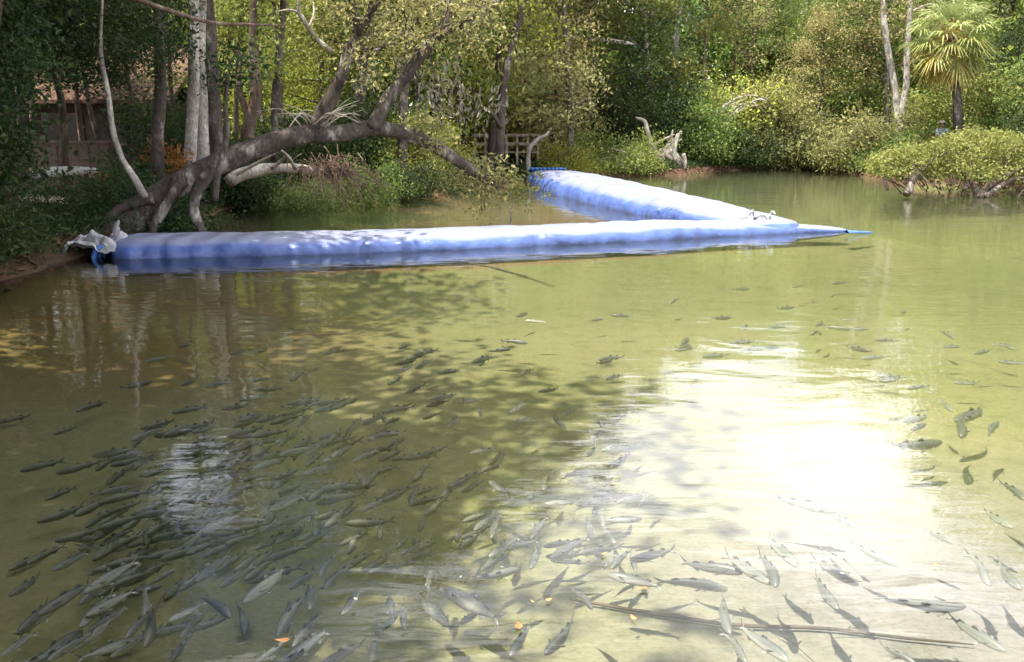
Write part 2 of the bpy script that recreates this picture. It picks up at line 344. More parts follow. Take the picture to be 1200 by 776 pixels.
# ------------------------------------------------------------------ blue water-filled barriers
def tarp_mat():
    m, ns, L = mat('blue_tarpaulin')
    tc = node(ns, 'ShaderNodeTexCoord'); geo = node(ns, 'ShaderNodeNewGeometry')
    n1 = node(ns, 'ShaderNodeTexNoise'); n1.inputs['Scale'].default_value = 1.1; n1.inputs['Detail'].default_value = 8; n1.inputs['Roughness'].default_value = .7
    n2 = node(ns, 'ShaderNodeTexNoise'); n2.inputs['Scale'].default_value = 5.0; n2.inputs['Detail'].default_value = 5
    L.new(tc.outputs['Object'], n1.inputs['Vector']); L.new(tc.outputs['Object'], n2.inputs['Vector'])
    sp = node(ns, 'ShaderNodeSeparateXYZ'); L.new(tc.outputs['Object'], sp.inputs[0])
    # dried pale silt plus sun glare painted on upward faces, with a broken edge
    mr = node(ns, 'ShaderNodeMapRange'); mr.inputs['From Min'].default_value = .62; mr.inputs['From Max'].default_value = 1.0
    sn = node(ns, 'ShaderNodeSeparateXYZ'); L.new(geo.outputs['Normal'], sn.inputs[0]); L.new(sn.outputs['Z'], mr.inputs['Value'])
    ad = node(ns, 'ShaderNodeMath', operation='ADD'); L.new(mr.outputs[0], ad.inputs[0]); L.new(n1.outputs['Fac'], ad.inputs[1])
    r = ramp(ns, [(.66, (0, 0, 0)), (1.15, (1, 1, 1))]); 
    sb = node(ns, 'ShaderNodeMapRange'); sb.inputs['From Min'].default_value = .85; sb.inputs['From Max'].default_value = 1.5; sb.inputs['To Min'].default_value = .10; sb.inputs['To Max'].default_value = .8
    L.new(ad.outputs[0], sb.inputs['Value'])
    ns.remove(r)
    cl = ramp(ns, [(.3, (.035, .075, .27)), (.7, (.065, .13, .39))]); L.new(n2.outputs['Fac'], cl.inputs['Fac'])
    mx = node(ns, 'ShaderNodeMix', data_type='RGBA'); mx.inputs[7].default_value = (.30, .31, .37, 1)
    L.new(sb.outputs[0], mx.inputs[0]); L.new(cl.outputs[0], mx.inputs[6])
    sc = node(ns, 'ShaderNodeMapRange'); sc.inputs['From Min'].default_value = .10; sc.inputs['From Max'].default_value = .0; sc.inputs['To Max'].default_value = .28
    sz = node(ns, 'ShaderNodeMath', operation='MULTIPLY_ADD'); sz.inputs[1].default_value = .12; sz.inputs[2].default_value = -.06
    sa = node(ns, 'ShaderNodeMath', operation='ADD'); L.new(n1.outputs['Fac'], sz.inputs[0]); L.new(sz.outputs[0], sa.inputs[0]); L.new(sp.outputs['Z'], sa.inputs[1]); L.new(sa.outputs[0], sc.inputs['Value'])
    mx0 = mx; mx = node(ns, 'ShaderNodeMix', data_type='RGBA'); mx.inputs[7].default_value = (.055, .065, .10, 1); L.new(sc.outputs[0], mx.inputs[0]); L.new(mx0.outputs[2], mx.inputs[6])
    wv = node(ns, 'ShaderNodeTexWave'); wv.inputs['Scale'].default_value = .55; wv.inputs['Distortion'].default_value = 6; wv.inputs['Detail'].default_value = 3
    L.new(tc.outputs['Object'], wv.inputs['Vector'])
    ad2 = node(ns, 'ShaderNodeMath', operation='ADD'); L.new(n2.outputs['Fac'], ad2.inputs[0]); L.new(wv.outputs['Fac'], ad2.inputs[1])
    bp = node(ns, 'ShaderNodeBump'); bp.inputs['Strength'].default_value = .6; bp.inputs['Distance'].default_value = .05; L.new(ad2.outputs[0], bp.inputs['Height'])
    pb = node(ns, 'ShaderNodeBsdfPrincipled'); pb.inputs['Roughness'].default_value = .38; pb.inputs['Specular IOR Level'].default_value = .5
    L.new(mx.outputs[2], pb.inputs['Base Color']); L.new(bp.outputs[0], pb.inputs['Normal'])
    o = node(ns, 'ShaderNodeOutputMaterial'); L.new(pb.outputs[0], o.inputs['Surface'])
    return m
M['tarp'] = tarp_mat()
M['tarp_edge'] = plain_mat('tarp_edge', (.05, .14, .42), (.10, .24, .55), 6, .45, .4, .2)
M['plastic_white'] = plain_mat('plastic_white', (.22, .215, .22), (.46, .46, .47), 4, .4, .4, .5)

def barrier(buf, path, half, top, bot, seed, ends=(.5, .5)):
    rng = np.random.default_rng(seed); pts = smooth_path(path, 10); n = len(pts)
    seg = np.concatenate([[0], np.cumsum(np.linalg.norm(np.diff(pts, axis=0), axis=1))]); Ltot = seg[-1]
    u = np.linspace(0, Ltot, 240); CRE = sum(a_*np.exp(-((u-u_)/w_)**2) for a_, u_, w_ in zip(rng.uniform(.3, 1, 26), rng.uniform(0, Ltot, 26), rng.uniform(.04, .16, 26))); pts = np.stack([np.interp(u, seg, pts[:, k]) for k in range(3)], -1); n = len(u)
    tan = np.gradient(pts, axis=0); tan /= np.linalg.norm(tan, axis=1)[:, None]
    side = np.stack([tan[:, 1], -tan[:, 0], 0*tan[:, 0]], -1)
    def e(dist, L_): return np.clip(1-(1-np.clip(dist/L_, 0, 1))**2.4, 0.0, 1)**(1/2.4)
    k = np.minimum(e(u, ends[0]), e(Ltot-u, ends[1]))
    sides = 28; th = np.linspace(0, 2*math.pi, sides, endpoint=False)
    c, s_ = np.cos(th), np.sin(th); ex = .72
    cx = np.sign(c)*np.abs(c)**ex; cz = np.sign(s_)*np.abs(s_)**ex
    V = np.zeros((n, sides, 3))
    for i in range(n):
        h = (half if np.isscalar(half) else np.interp(u[i]/Ltot, *half)); t = (top if np.isscalar(top) else np.interp(u[i]/Ltot, *top))
        zc = .02; up = (t-zc)*(.25+.75*k[i]); dn = (zc-bot)*min(1, .15+t/.28)*(.4+.6*k[i])
        wr = 1 + .018*np.sin(u[i]*2.1+2*np.sin(th*2)+seed) + .012*np.sin(u[i]*5.3+th*3)
        wr = wr - .05*CRE[i]*(1+.6*np.sin(th*2.0+u[i]))
        z = zc + np.where(cz > 0, cz*up, cz*dn)*wr
        tuck = 1.0
        V[i] = pts[i] + side[i][None]*(cx*h*(.35+.65*k[i])*wr*tuck)[:, None]; V[i, :, 2] = z
    V = np.concatenate([V[:1].mean(1, keepdims=True).repeat(sides, 1), V, V[-1:].mean(1, keepdims=True).repeat(sides, 1)]); n += 2
    i, j = np.meshgrid(np.arange(n-1), np.arange(sides), indexing='ij'); j2 = (j+1) % sides
    buf.add(V.reshape(-1, 3), np.stack([i*sides+j, i*sides+j2, (i+1)*sides+j2, (i+1)*sides+j], -1).reshape(-1, 4))
    return pts, side

wl = [(122, 304.5), (300, 300.5), (450, 296), (600, 290), (750, 283), (850, 278), (950, 274), (1000, 272)]
wlp = np.array([G(*p) for p in wl]); tn = np.gradient(wlp, axis=0); tn /= np.linalg.norm(tn, axis=1)[:, None]
hw = np.array([.8, .85, .85, .85, .82, .78, .6, .25])
axis_pts = wlp + np.stack([-tn[:, 1], tn[:, 0], 0*tn[:, 0]], -1)*hw[:, None]
b = Buf(); near_pts, near_side = barrier(b, axis_pts, (np.linspace(0, 1, 8), hw), (np.linspace(0, 1, 8), np.array([.33, .32, .30, .29, .29, .30, .22, .06])), -.34, 1, (.45, .6))
near = empty('water_barrier', (0, 0, 0)); tag(near, 'long blue water-filled tube barrier lying across the creek in front', 'barrier', 'blue tube barriers')
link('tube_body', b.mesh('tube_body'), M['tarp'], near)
# flattened loose tail of the sleeve trailing on the water at the tip
b = Buf(); t0 = G(992, 273.5, .05); t1 = G(1022, 272, .012); d = t1-t0
pts = np.array([t0 + d*k for k in np.linspace(0, 1, 9)]); v = []
for k, p in enumerate(pts):
    w = .17*(1-.8*(k/8)); z = .06*(1-k/8) + .012
    v += [(p[0], p[1]-w, z-.004), (p[0], p[1], z+.05*(1-k/9)), (p[0], p[1]+w, z-.004), (p[0], p[1], z-.03)]
i, j = np.meshgrid(np.arange(8), np.arange(4), indexing='ij'); j2 = (j+1) % 4
b.add(v, np.stack([i*4+j, i*4+j2, (i+1)*4+j2, (i+1)*4+j], -1).reshape(-1, 4)); link('sleeve_tail', b.mesh('sleeve_tail'), M['tarp_edge'], near)
# folded end cap with pleats at the bank end
b = Buf(); e0 = near_pts[1]; rg = np.random.default_rng(4)
for k in range(7):
    a = -.62 + k*.2
    tube(b, smooth_path([e0 + (.05, a*.9, .30-.1*abs(a)), e0 + (-.12, a, .16), e0 + (-.2, a*1.02, -.03), e0 + (-.1, a*1.0, -.2)], 4), [.03, .05, .05, .03], 6)
link('pleated_end', b.mesh('pleated_end'), M['tarp_edge'], near)

far_axis = [np.array(p) for p in [(1.15, 36.6, 0), (1.75, 34.2, 0), (2.35, 31.3, 0), (3.45, 26.6, 0), (4.5, 22.9, 0), (5.5, 19.8, 0), (5.75, 19.0, 0)]]
b = Buf(); barrier(b, far_axis, (np.linspace(0, 1, 7), np.array([.7, 1.1, 1.3, 1.35, 1.25, 1.05, .7])), (np.linspace(0, 1, 7), np.array([.45, .60, .60, .55, .48, .40, .26])), -.42, 5, (.9, .5))
far = empty('water_barrier', (0, 0, 0)); tag(far, 'wide pale-topped blue tube barrier running back from the long one to the far bank', 'barrier', 'blue tube barriers')
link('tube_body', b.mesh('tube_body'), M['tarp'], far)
b = Buf(); rg = np.random.default_rng(6)
for k in range(9):                                   # bunched dark folds at the far end
    x0 = .75 + .16*k
    tube(b, smooth_path([(x0+.1, 36.0, .55), (x0, 36.3, .5-.05*rg.random()), (x0-.1, 36.75, .2), (x0-.05, 37.0, 0)], 4), [.05, .09, .08, .04], 6)
link('bunched_end', b.mesh('bunched_end'), M['tarp_edge'], far)

def crumple(center, size, n, seed, name):
    rng = np.random.default_rng(seed); b = Buf(); k = 44
    U, V_ = np.meshgrid(np.linspace(-1, 1, k), np.linspace(-1, 1, k), indexing='ij')
    rr = np.clip(1-(np.abs(U)**3+np.abs(V_)**3)*.5, 0, 1)
    def rid(s): return np.abs(vnoise(U*3.2+s, V_*3.2-s, seed+int(s*7), 4))
    z = rr**.6*(.22 + .42*rid(.0) + .16*rid(1.3)) ; x = U + .12*vnoise(U*4, V_*4, seed+3, 3); y = V_ + .12*vnoise(U*4, V_*4, seed+4, 3)
    v = np.stack([center[0]+x*size[0], center[1]+y*size[1], center[2]+z*size[2]], -1).reshape(-1, 3)
    i, j = np.meshgrid(np.arange(k-1), np.arange(k-1), indexing='ij')
    b.add(v, np.stack([i*k+j, (i+1)*k+j, (i+1)*k+j+1, i*k+j+1], -1).reshape(-1, 4))
    return b
c = G(112, 291, .16)
b = crumple((c[0]-.12, c[1]+.35, .02), (.62, .55, .52), 26, 11, 'sheet')
ps = link('plastic_sheet', b.mesh('plastic_sheet', False), M['plastic_white']); tag(ps, 'crumpled white plastic sheeting heaped at the bank end of the blue tube', 'plastic sheet')
b = Buf(); tip = G(134, 266, .5); rg = np.random.default_rng(2)
tube(b, smooth_path([c+(.22, .35, .2), c+(.28, .3, .36), c+(.33, .3, .46)], 4), [.08, .05, .015], 6, .5, rg); link('twisted_corner', b.mesh('twisted_corner', False), M['plastic_white'], ps)
c = G(900, 250, .5)
b = Buf(); rg = np.random.default_rng(8)
for k in range(6):
    p = np.array((5.0+.14*k, 19.3+.02*k, .0)); p[2] = .36 - .02*k
    tube(b, smooth_path([p, p+rg.normal(size=3)*.07+(.06, 0, .05), p+rg.normal(size=3)*.05+(.14, 0, 0)], 4), [.015, .035, .01], 6, .6, rg)
pk = link('plastic_rag', b.mesh('plastic_rag', False), M['plastic_white']); tag(pk, 'small bunched white plastic where the two blue tubes meet', 'plastic rag')

# ------------------------------------------------------------------ trees
def cluster_leaves(buf, centers, per, spread, size, rng, up=.7, aspect=.5, flat=.6, droop=0.0, spread_t=.5):
    c = np.repeat(np.asarray(centers), per, 0)
    off = rng.normal(size=c.shape)*spread; off[:, 2] *= flat
    t = np.repeat(np.clip(rng.normal(.5, spread_t*.4, len(centers)), 0.05, .95), per)
    leaves(buf, c+off, size, rng, up, t, aspect, droop)

def limb(rng, p, d, L_, n=5, wob=.18, lift=.0):
    pts = [np.array(p, float)]; d = np.array(d, float); d /= np.linalg.norm(d)
    for k in range(n):
        d = d + rng.normal(size=3)*wob; d[2] += lift; d /= np.linalg.norm(d); pts.append(pts[-1]+d*L_/n)
    return np.array(pts)

def gen_tree(seed, H=10, r=.16, cb=.35, cr=2.6, limbs=16, per=55, size=.17, spread=.42, lean=0, wob=.06, up=.7, lift=.05, flat=.55, aspect=.5, top=.96, subs=4):
    rng = np.random.default_rng(seed); wood = Buf(); lf = Buf()
    d = np.array((lean, 0, 1.0)); tr = limb(rng, (0, 0, -.4), d, H*top+.4, 10, wob, .05); trs = smooth_path(tr, 3)
    tube(wood, trs, np.linspace(r, r*.18, len(trs))*np.where(np.arange(len(trs)) < 2, 1.35, 1), 8, .12, rng)
    cl = []
    for k in range(limbs):
        f = cb + (1-cb)*(k+.5)/limbs; p = np.array([np.interp(f, np.linspace(0, 1, len(trs)), trs[:, a]) for a in range(3)])
        az = k*2.4 + rng.random()*.8; g = (f-cb)/(1-cb)
        ln = cr*(.55+.45*math.sin(math.pi*min(1, g*.85+.12)))*(.75+.5*rng.random())
        lp = limb(rng, p, (math.cos(az), math.sin(az), .25+.75*g), ln, 5, .2, lift)
        tube(wood, smooth_path(lp, 2), [r*.38*(1-.6*f), r*.06], 5)
        cl += [lp[-1], lp[-2], lp[-3]]
        for m in range(subs):
            q = lp[2+rng.integers(0, 4)]; sd_ = rng.normal(size=3); sd_[2] = abs(sd_[2])*.5
            sp = limb(rng, q, sd_ + (lp[-1]-lp[0])/ln*.8, ln*.45, 3, .25); tube(wood, sp, [r*.1, r*.03], 4, cap=False); cl += [sp[-1], sp[-2]]
    cluster_leaves(lf, np.array(cl), per, spread, size, rng, up, aspect, flat)
    return wood.mesh('trunk'), lf.mesh('crown', False)

def gen_shrub(seed, H=2.6, cr=1.8, stems=9, per=50, size=.13, spread=.30, up=.6, r=.035, flat=.7, aspect=.5, low=.15):
    rng = np.random.default_rng(seed); wood = Buf(); lf = Buf(); cl = []
    for k in range(stems):
        az = k*2.4+rng.random(); o = rng.normal(size=2)*.12
        lp = limb(rng, (o[0], o[1], -.3), (math.cos(az)*cr/H*rng.random()*1.3, math.sin(az)*cr/H*rng.random()*1.3, 1), H*(.7+.35*rng.random()), 6, .16)
        tube(wood, smooth_path(lp, 2), [r, r*.25], 5, .1, rng); cl += [lp[-1], lp[-2], lp[-3]]
        for m in range(5):
            q = lp[1+rng.integers(0, 5)]; a2 = rng.random()*6.28
            sp = limb(rng, q, (math.cos(a2), math.sin(a2), .35*rng.normal()), cr*(.45+.5*rng.random()), 4, .22, .02); tube(wood, sp, [r*.5, r*.15], 4, cap=False)
            cl += [sp[-1], sp[-2], sp[-3]]
    cl = np.array(cl); cl[:, 2] = np.maximum(cl[:, 2], low)
    cluster_leaves(lf, cl, per, spread, size, rng, up, aspect, flat)
    return wood.mesh('stems'), lf.mesh('foliage', False)

# (trunk mesh, crown mesh) of each kind
PT = {
 'broad_a': gen_tree(101, 11, .19, .30, 3.0, 20, 46, .19, .45),
 'broad_b': gen_tree(102, 12, .22, .22, 3.3, 22, 44, .20, .48, lean=.08),
 'broad_c': gen_tree(103, 10, .17, .12, 2.8, 22, 44, .18, .44, lean=-.06),
 'slender': gen_tree(104, 12, .13, .42, 1.7, 15, 44, .17, .36, wob=.04),
 'pine':    gen_tree(105, 14, .17, .55, 2.4, 15, 60, .22, .34, wob=.025, aspect=.13, up=.1, flat=.7),
 'sparse':  gen_tree(106, 11, .15, .35, 2.6, 15, 26, .16, .50, wob=.09),
}
PS = {
 'shrub_a': gen_shrub(201, 2.8, 1.9),
 'shrub_b': gen_shrub(202, 2.2, 2.1, 10, 46, .12, .32),
 'shrub_c': gen_shrub(203, 3.8, 2.0, 10, 46, .15, .36),
}
def mesh_variant(me, m):
    k = me.name + '|' + m.name
    if k not in VAR:
        c = me.copy(); c.name = me.name.split('.')[0]; c.materials.clear(); c.materials.append(m); VAR[k] = c
    return VAR[k]
VAR = {}
RNG = np.random.default_rng(77)
def put_tree(kind, x, y, h, leafm, barkm, label, group, name='tree', rz=None, wide=1.0, z=None, cat='tree'):
    shrub = kind in PS; wm, lm = (PS if shrub else PT)[kind]
    base_h = {'broad_a': 11, 'broad_b': 12, 'broad_c': 10, 'slender': 12, 'pine': 14, 'sparse': 11, 'shrub_a': 2.8, 'shrub_b': 2.2, 'shrub_c': 3.8}[kind]
    s = h/base_h
    o = empty(name, (x, y, gz(x, y)-.05 if z is None else z), RNG.random()*6.28 if rz is None else rz, (s*wide, s*wide, s))
    link('stems' if shrub else 'trunk', mesh_variant(wm, M[barkm]), None, o)
    link('foliage' if shrub else 'crown', mesh_variant(lm, M[leafm]), None, o)
    return tag(o, label, cat, group)

# --- forest behind the creek: (pixel column, depth, kind, height, leaf, bark, zone)
zones = {
 'L': ('in the shade above the left bank', 'trees on the shaded left bank'),
 'O': ('behind the arching oak', 'trees behind the arching oak'),
 'C': ('above the far end of the blue tube', 'trees above the far blue tube'),
 'D': ('left of the pale twin trunks', 'trees in the open wood'),
 'R': ('around or behind the palm', 'trees around the palm'),
}
kindword = {'broad_a': 'full-crowned broadleaf tree', 'broad_b': 'tall broadleaf tree', 'broad_c': 'low-branched bushy tree', 'slender': 'slender narrow-crowned tree',
            'pine': 'bare-trunked pine', 'sparse': 'thin-leaved tree'}
leafword = {'leaf_mid': 'green', 'leaf_bright': 'bright green', 'leaf_dark': 'dark green', 'leaf_olive': 'pale olive', 'leaf_yellow': 'yellow-green', 'leaf_pine': 'yellowish'}
forest = [
 # far left
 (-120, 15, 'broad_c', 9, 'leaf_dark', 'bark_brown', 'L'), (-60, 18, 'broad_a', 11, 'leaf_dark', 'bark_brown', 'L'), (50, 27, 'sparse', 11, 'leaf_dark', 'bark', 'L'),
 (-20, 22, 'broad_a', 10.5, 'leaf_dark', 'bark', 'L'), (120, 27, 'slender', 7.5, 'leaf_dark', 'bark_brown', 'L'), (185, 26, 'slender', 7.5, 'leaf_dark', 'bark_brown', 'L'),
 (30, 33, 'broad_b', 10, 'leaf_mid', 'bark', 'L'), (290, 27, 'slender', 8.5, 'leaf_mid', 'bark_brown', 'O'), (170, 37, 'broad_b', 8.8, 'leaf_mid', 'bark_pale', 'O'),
 # behind the oak
 (330, 33, 'sparse', 8, 'leaf_mid', 'bark', 'O'), (385, 37, 'broad_a', 9, 'leaf_mid', 'bark', 'O'), (270, 44, 'sparse', 9, 'leaf_yellow', 'bark_pale', 'O'),
 (320, 50, 'broad_b', 9.6, 'leaf_bright', 'bark_pale', 'O'), (440, 42, 'broad_c', 10, 'leaf_bright', 'bark', 'O'), (490, 36, 'broad_a', 10.5, 'leaf_mid', 'bark', 'O'),
 (420, 54, 'broad_b', 12, 'leaf_yellow', 'bark', 'O'), (545, 41, 'broad_c', 13, 'leaf_bright', 'bark', 'O'), (230, 56, 'broad_a', 10.5, 'leaf_bright', 'bark', 'O'),
 (530, 54, 'broad_a', 13, 'leaf_mid', 'bark', 'O'),
 (60, 29, 'sparse', 8, 'leaf_mid', 'bark', 'L'), (140, 31, 'sparse', 8, 'leaf_dark', 'bark', 'L'), (215, 29, 'sparse', 8, 'leaf_mid', 'bark', 'O'), (355, 30, 'sparse', 9.5, 'leaf_bright', 'bark', 'O'), (425, 34, 'broad_a', 14, 'leaf_mid', 'bark', 'O'), (475, 31, 'sparse', 13.5, 'leaf_olive', 'bark', 'O'), (510, 38, 'broad_b', 15, 'leaf_mid', 'bark', 'O'), (575, 40, 'sparse', 14, 'leaf_olive', 'bark', 'O'),
 (85, 41, 'broad_b', 9, 'leaf_mid', 'bark', 'L'), (-30, 39, 'broad_a', 12, 'leaf_dark', 'bark', 'L'), (235, 40, 'broad_a', 8.8, 'leaf_mid', 'bark', 'O'),
 (95, 23, 'sparse', 8.5, 'leaf_dark', 'bark_brown', 'L'), (30, 19.5, 'broad_a', 8.5, 'leaf_dark', 'bark_brown', 'L'),
 # centre
 (600, 46, 'broad_b', 14, 'leaf_mid', 'bark', 'C'), (640, 42, 'sparse', 12.5, 'leaf_olive', 'bark', 'C'), (665, 52, 'broad_b', 13.5, 'leaf_mid', 'bark_brown', 'C'), (700, 47, 'broad_c', 12, 'leaf_dark', 'bark_brown', 'C'),
 (735, 55, 'broad_a', 12.5, 'leaf_mid', 'bark', 'C'), (760, 49, 'broad_a', 12, 'leaf_yellow', 'bark_pale', 'C'), (620, 58, 'broad_a', 15, 'leaf_bright', 'bark', 'C'), (780, 60, 'broad_b', 12.5, 'leaf_dark', 'bark', 'C'),
 # open wood with pines
 (815, 55, 'pine', 12, 'leaf_pine', 'bark_brown', 'D'), (840, 62, 'pine', 12.5, 'leaf_pine', 'bark_brown', 'D'), (872, 57, 'sparse', 10.5, 'leaf_olive', 'bark_brown', 'D'), (900, 58, 'pine', 10.6, 'leaf_mid', 'bark_brown', 'D'),
 (925, 64, 'pine', 11.8, 'leaf_pine', 'bark_brown', 'D'), (960, 60, 'broad_c', 10.6, 'leaf_mid', 'bark_brown', 'D'), (990, 54, 'broad_a', 11.2, 'leaf_mid', 'bark', 'D'), (935, 52, 'broad_c', 7.5, 'leaf_olive', 'bark', 'D'),
 (1015, 60, 'broad_a', 13, 'leaf_bright', 'bark', 'D'), (855, 69, 'broad_a', 13, 'leaf_mid', 'bark', 'D'), (905, 73, 'broad_c', 12.5, 'leaf_mid', 'bark', 'D'), (955, 72, 'broad_b', 12.8, 'leaf_mid', 'bark', 'D'),
 # right
 (1020, 49, 'sparse', 12, 'leaf_olive', 'bark', 'R'), (1075, 57, 'broad_b', 17, 'leaf_mid', 'bark', 'R'), (1120, 56, 'broad_c', 19, 'leaf_mid', 'bark', 'R'), (1165, 49, 'broad_b', 18, 'leaf_mid', 'bark', 'R'),
 (1210, 45, 'broad_b', 17.5, 'leaf_mid', 'bark', 'R'), (1195, 57, 'broad_a', 20, 'leaf_bright', 'bark', 'R'), (1265, 48, 'broad_a', 18, 'leaf_mid', 'bark', 'R'), (1320, 42, 'broad_b', 17, 'leaf_mid', 'bark', 'R'),
 (1085, 48, 'broad_c', 6.5, 'leaf_mid', 'bark', 'R'), (1145, 44, 'broad_c', 6.0, 'leaf_dark', 'bark', 'R'),
]
ORD = ['leftmost', 'second', 'third', 'fourth', 'fifth', 'sixth', 'seventh']
def singled(rows, text):                              # rows of one look in one place are told apart by their order
    out = []
    for r in rows:
        same = sorted(q[0] for q in rows if text(q) == text(r)); k = same.index(r[0])
        out.append(text(r) if len(same) == 1 else text(r) + (', leftmost' if k == 0 else ', rightmost' if k == len(same)-1 else f', {ORD[k]} from left'))
    return out
forest = sorted(forest)
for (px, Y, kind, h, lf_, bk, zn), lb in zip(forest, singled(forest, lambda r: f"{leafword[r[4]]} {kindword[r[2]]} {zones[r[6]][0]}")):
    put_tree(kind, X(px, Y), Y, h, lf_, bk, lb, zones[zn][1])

# near-left tree whose crown overhangs the water beside the photographer and shades it
put_tree('broad_a', -7.7, 5.4, 12.5, 'leaf_mid', 'bark', 'big tree on the near left bank that shades the lower left water', None, wide=1.3, rz=.6)
put_tree('broad_a', -7.4, 3.6, 12, 'leaf_mid', 'bark', 'tree leaning nearest the photographer over the shaded fish', None, wide=1.05, rz=3.3)
put_tree('broad_a', -11.6, 12.9, 11, 'leaf_dark', 'bark_brown', 'dark bushy tree outside the left border above the mud bank', None, wide=1.3, rz=5.2)
put_tree('broad_b', -10.2, 1.8, 12.5, 'leaf_mid', 'bark', 'tall tree on the near left bank behind the big shading one', None, wide=1.2, rz=5.0)
put_tree('broad_a', -12, 10.8, 12, 'leaf_mid', 'bark', 'tall tree on the left bank next to the dark shrubs, farther along', None, wide=1.2, rz=1.0)
put_tree('broad_a', -10.4, 14.2, 13, 'leaf_dark', 'bark', 'tall dark tree at the left border shading the oak roots', None, wide=1.25, rz=4.0)
put_tree('broad_a', -8.9, 12.4, 11.5, 'leaf_dark', 'bark_brown', 'dark tree at the left border nearest the white plastic sheeting', None, wide=1.2, rz=.3)
put_tree('broad_a', -11.8, 16.4, 13, 'leaf_dark', 'bark_brown', 'dark tree just outside the left border beside the fence', None, wide=1.2, rz=2.3)
for x_, y_, k_, lb_ in ((-17, 8, 'broad_b', 'added unseen tree deep outside the left border level with the shaded pool'), (-16.5, 3.5, 'broad_a', 'added unseen tree far out on the near left bank'), (-18, 18, 'broad_b', 'added unseen tree outside the left border behind the fence line'), (-15.2, 20.5, 'broad_a', 'added unseen tree outside the left border close to the fence'), (-20, 13, 'broad_a', 'added unseen tree farthest out beyond the left border')):  # unseen trees added to block sky light from the left
    put_tree(k_, x_, y_, 14, 'leaf_dark', 'bark_brown', lb_, None, wide=1.3)
put_tree('broad_b', -14, 13.5, 13, 'leaf_mid', 'bark', 'tall tree back from the left bank that shades the fence', None, wide=1.2, rz=3.0)

# --- understorey shrubs along the banks
shrubs = [
 # left, dark shade
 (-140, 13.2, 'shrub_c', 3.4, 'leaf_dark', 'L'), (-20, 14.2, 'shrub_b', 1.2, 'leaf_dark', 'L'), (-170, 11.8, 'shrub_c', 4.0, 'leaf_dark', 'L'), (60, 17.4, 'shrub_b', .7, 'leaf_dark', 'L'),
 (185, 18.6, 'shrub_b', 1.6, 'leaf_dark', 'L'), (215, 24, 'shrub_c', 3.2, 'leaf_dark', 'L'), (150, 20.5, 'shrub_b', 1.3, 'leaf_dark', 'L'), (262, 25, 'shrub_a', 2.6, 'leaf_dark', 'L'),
 # below the oak
 (330, 26, 'shrub_b', 1.2, 'leaf_mid', 'O'), (372, 25.2, 'shrub_b', 1.2, 'leaf_yellow', 'O'), (430, 26.5, 'shrub_a', 1.7, 'leaf_mid', 'O'), (480, 28.5, 'shrub_a', 1.6, 'leaf_dark', 'O'),
 (350, 30, 'shrub_c', 2.6, 'leaf_dark', 'O'), (420, 32, 'shrub_c', 3.0, 'leaf_dark', 'O'), (500, 32, 'shrub_c', 2.8, 'leaf_mid', 'O'), (535, 31, 'shrub_b', 1.2, 'leaf_dark', 'O'), (300, 36, 'shrub_c', 4.5, 'leaf_bright', 'O'),
 (455, 38, 'shrub_c', 5.0, 'leaf_mid', 'O'), (395, 40, 'shrub_c', 5, 'leaf_bright', 'O'),
 # centre
 (508, 35, 'shrub_a', 2.2, 'leaf_bright', 'C'), (662, 38.8, 'shrub_b', 1.6, 'leaf_bright', 'C'), (690, 41.5, 'shrub_b', 2.2, 'leaf_mid', 'C'), (625, 43, 'shrub_c', 5.2, 'leaf_olive', 'C'), (560, 44, 'shrub_c', 5.5, 'leaf_bright', 'C'),
 (740, 41.5, 'shrub_b', 1.8, 'leaf_yellow', 'C'), (715, 45, 'shrub_c', 4.5, 'leaf_dark', 'C'), (770, 46, 'shrub_c', 4.6, 'leaf_dark', 'C'), (665, 47, 'shrub_c', 5.5, 'leaf_mid', 'C'),
 # far inlet
 (810, 45.5, 'shrub_c', 3.6, 'leaf_mid', 'D'), (850, 48.5, 'shrub_c', 4.4, 'leaf_olive', 'D'), (890, 50, 'shrub_c', 4.6, 'leaf_olive', 'D'), (825, 50, 'shrub_a', 3.4, 'leaf_dark', 'D'), (875, 49, 'shrub_a', 2.4, 'leaf_dark', 'D'),
 (930, 49.5, 'shrub_a', 3.3, 'leaf_dark', 'D'), (965, 47.5, 'shrub_a', 3.0, 'leaf_olive', 'D'), (1000, 45.5, 'shrub_a', 3.4, 'leaf_olive', 'D'), (915, 54, 'shrub_c', 4.6, 'leaf_mid', 'D'), (985, 52, 'shrub_c', 4.6, 'leaf_mid', 'D'),
 (1030, 44, 'shrub_b', 2.2, 'leaf_mid', 'D'), (860, 58, 'shrub_c', 4, 'leaf_mid', 'D'), (950, 58, 'shrub_c', 4.5, 'leaf_mid', 'D'), (790, 54, 'shrub_c', 4.5, 'leaf_mid', 'D'),
 # right
 (1060, 47, 'shrub_c', 4.0, 'leaf_mid', 'R'), (1110, 45, 'shrub_c', 4.4, 'leaf_mid', 'R'), (1150, 41, 'shrub_c', 4.6, 'leaf_mid', 'R'), (1195, 39, 'shrub_c', 5.0, 'leaf_mid', 'R'), (1240, 37, 'shrub_c', 5, 'leaf_mid', 'R'), (1185, 36, 'shrub_a', 2.8, 'leaf_dark', 'R'),
]
szones = {'L': ('in the dark shade of the left bank', 'shrubs on the shaded left bank'), 'O': ('below and behind the arching oak', 'shrubs behind the arching oak'),
          'C': ('by the far end of the blue tube', 'shrubs by the far end of the blue tube'), 'D': ('overhanging the far inlet', 'shrubs along the far inlet'), 'R': ('behind the yellow-green waterside bush', 'shrubs behind the waterside bush')}
sword = {'shrub_a': 'rounded shrub', 'shrub_b': 'low spreading shrub', 'shrub_c': 'tall shrub'}
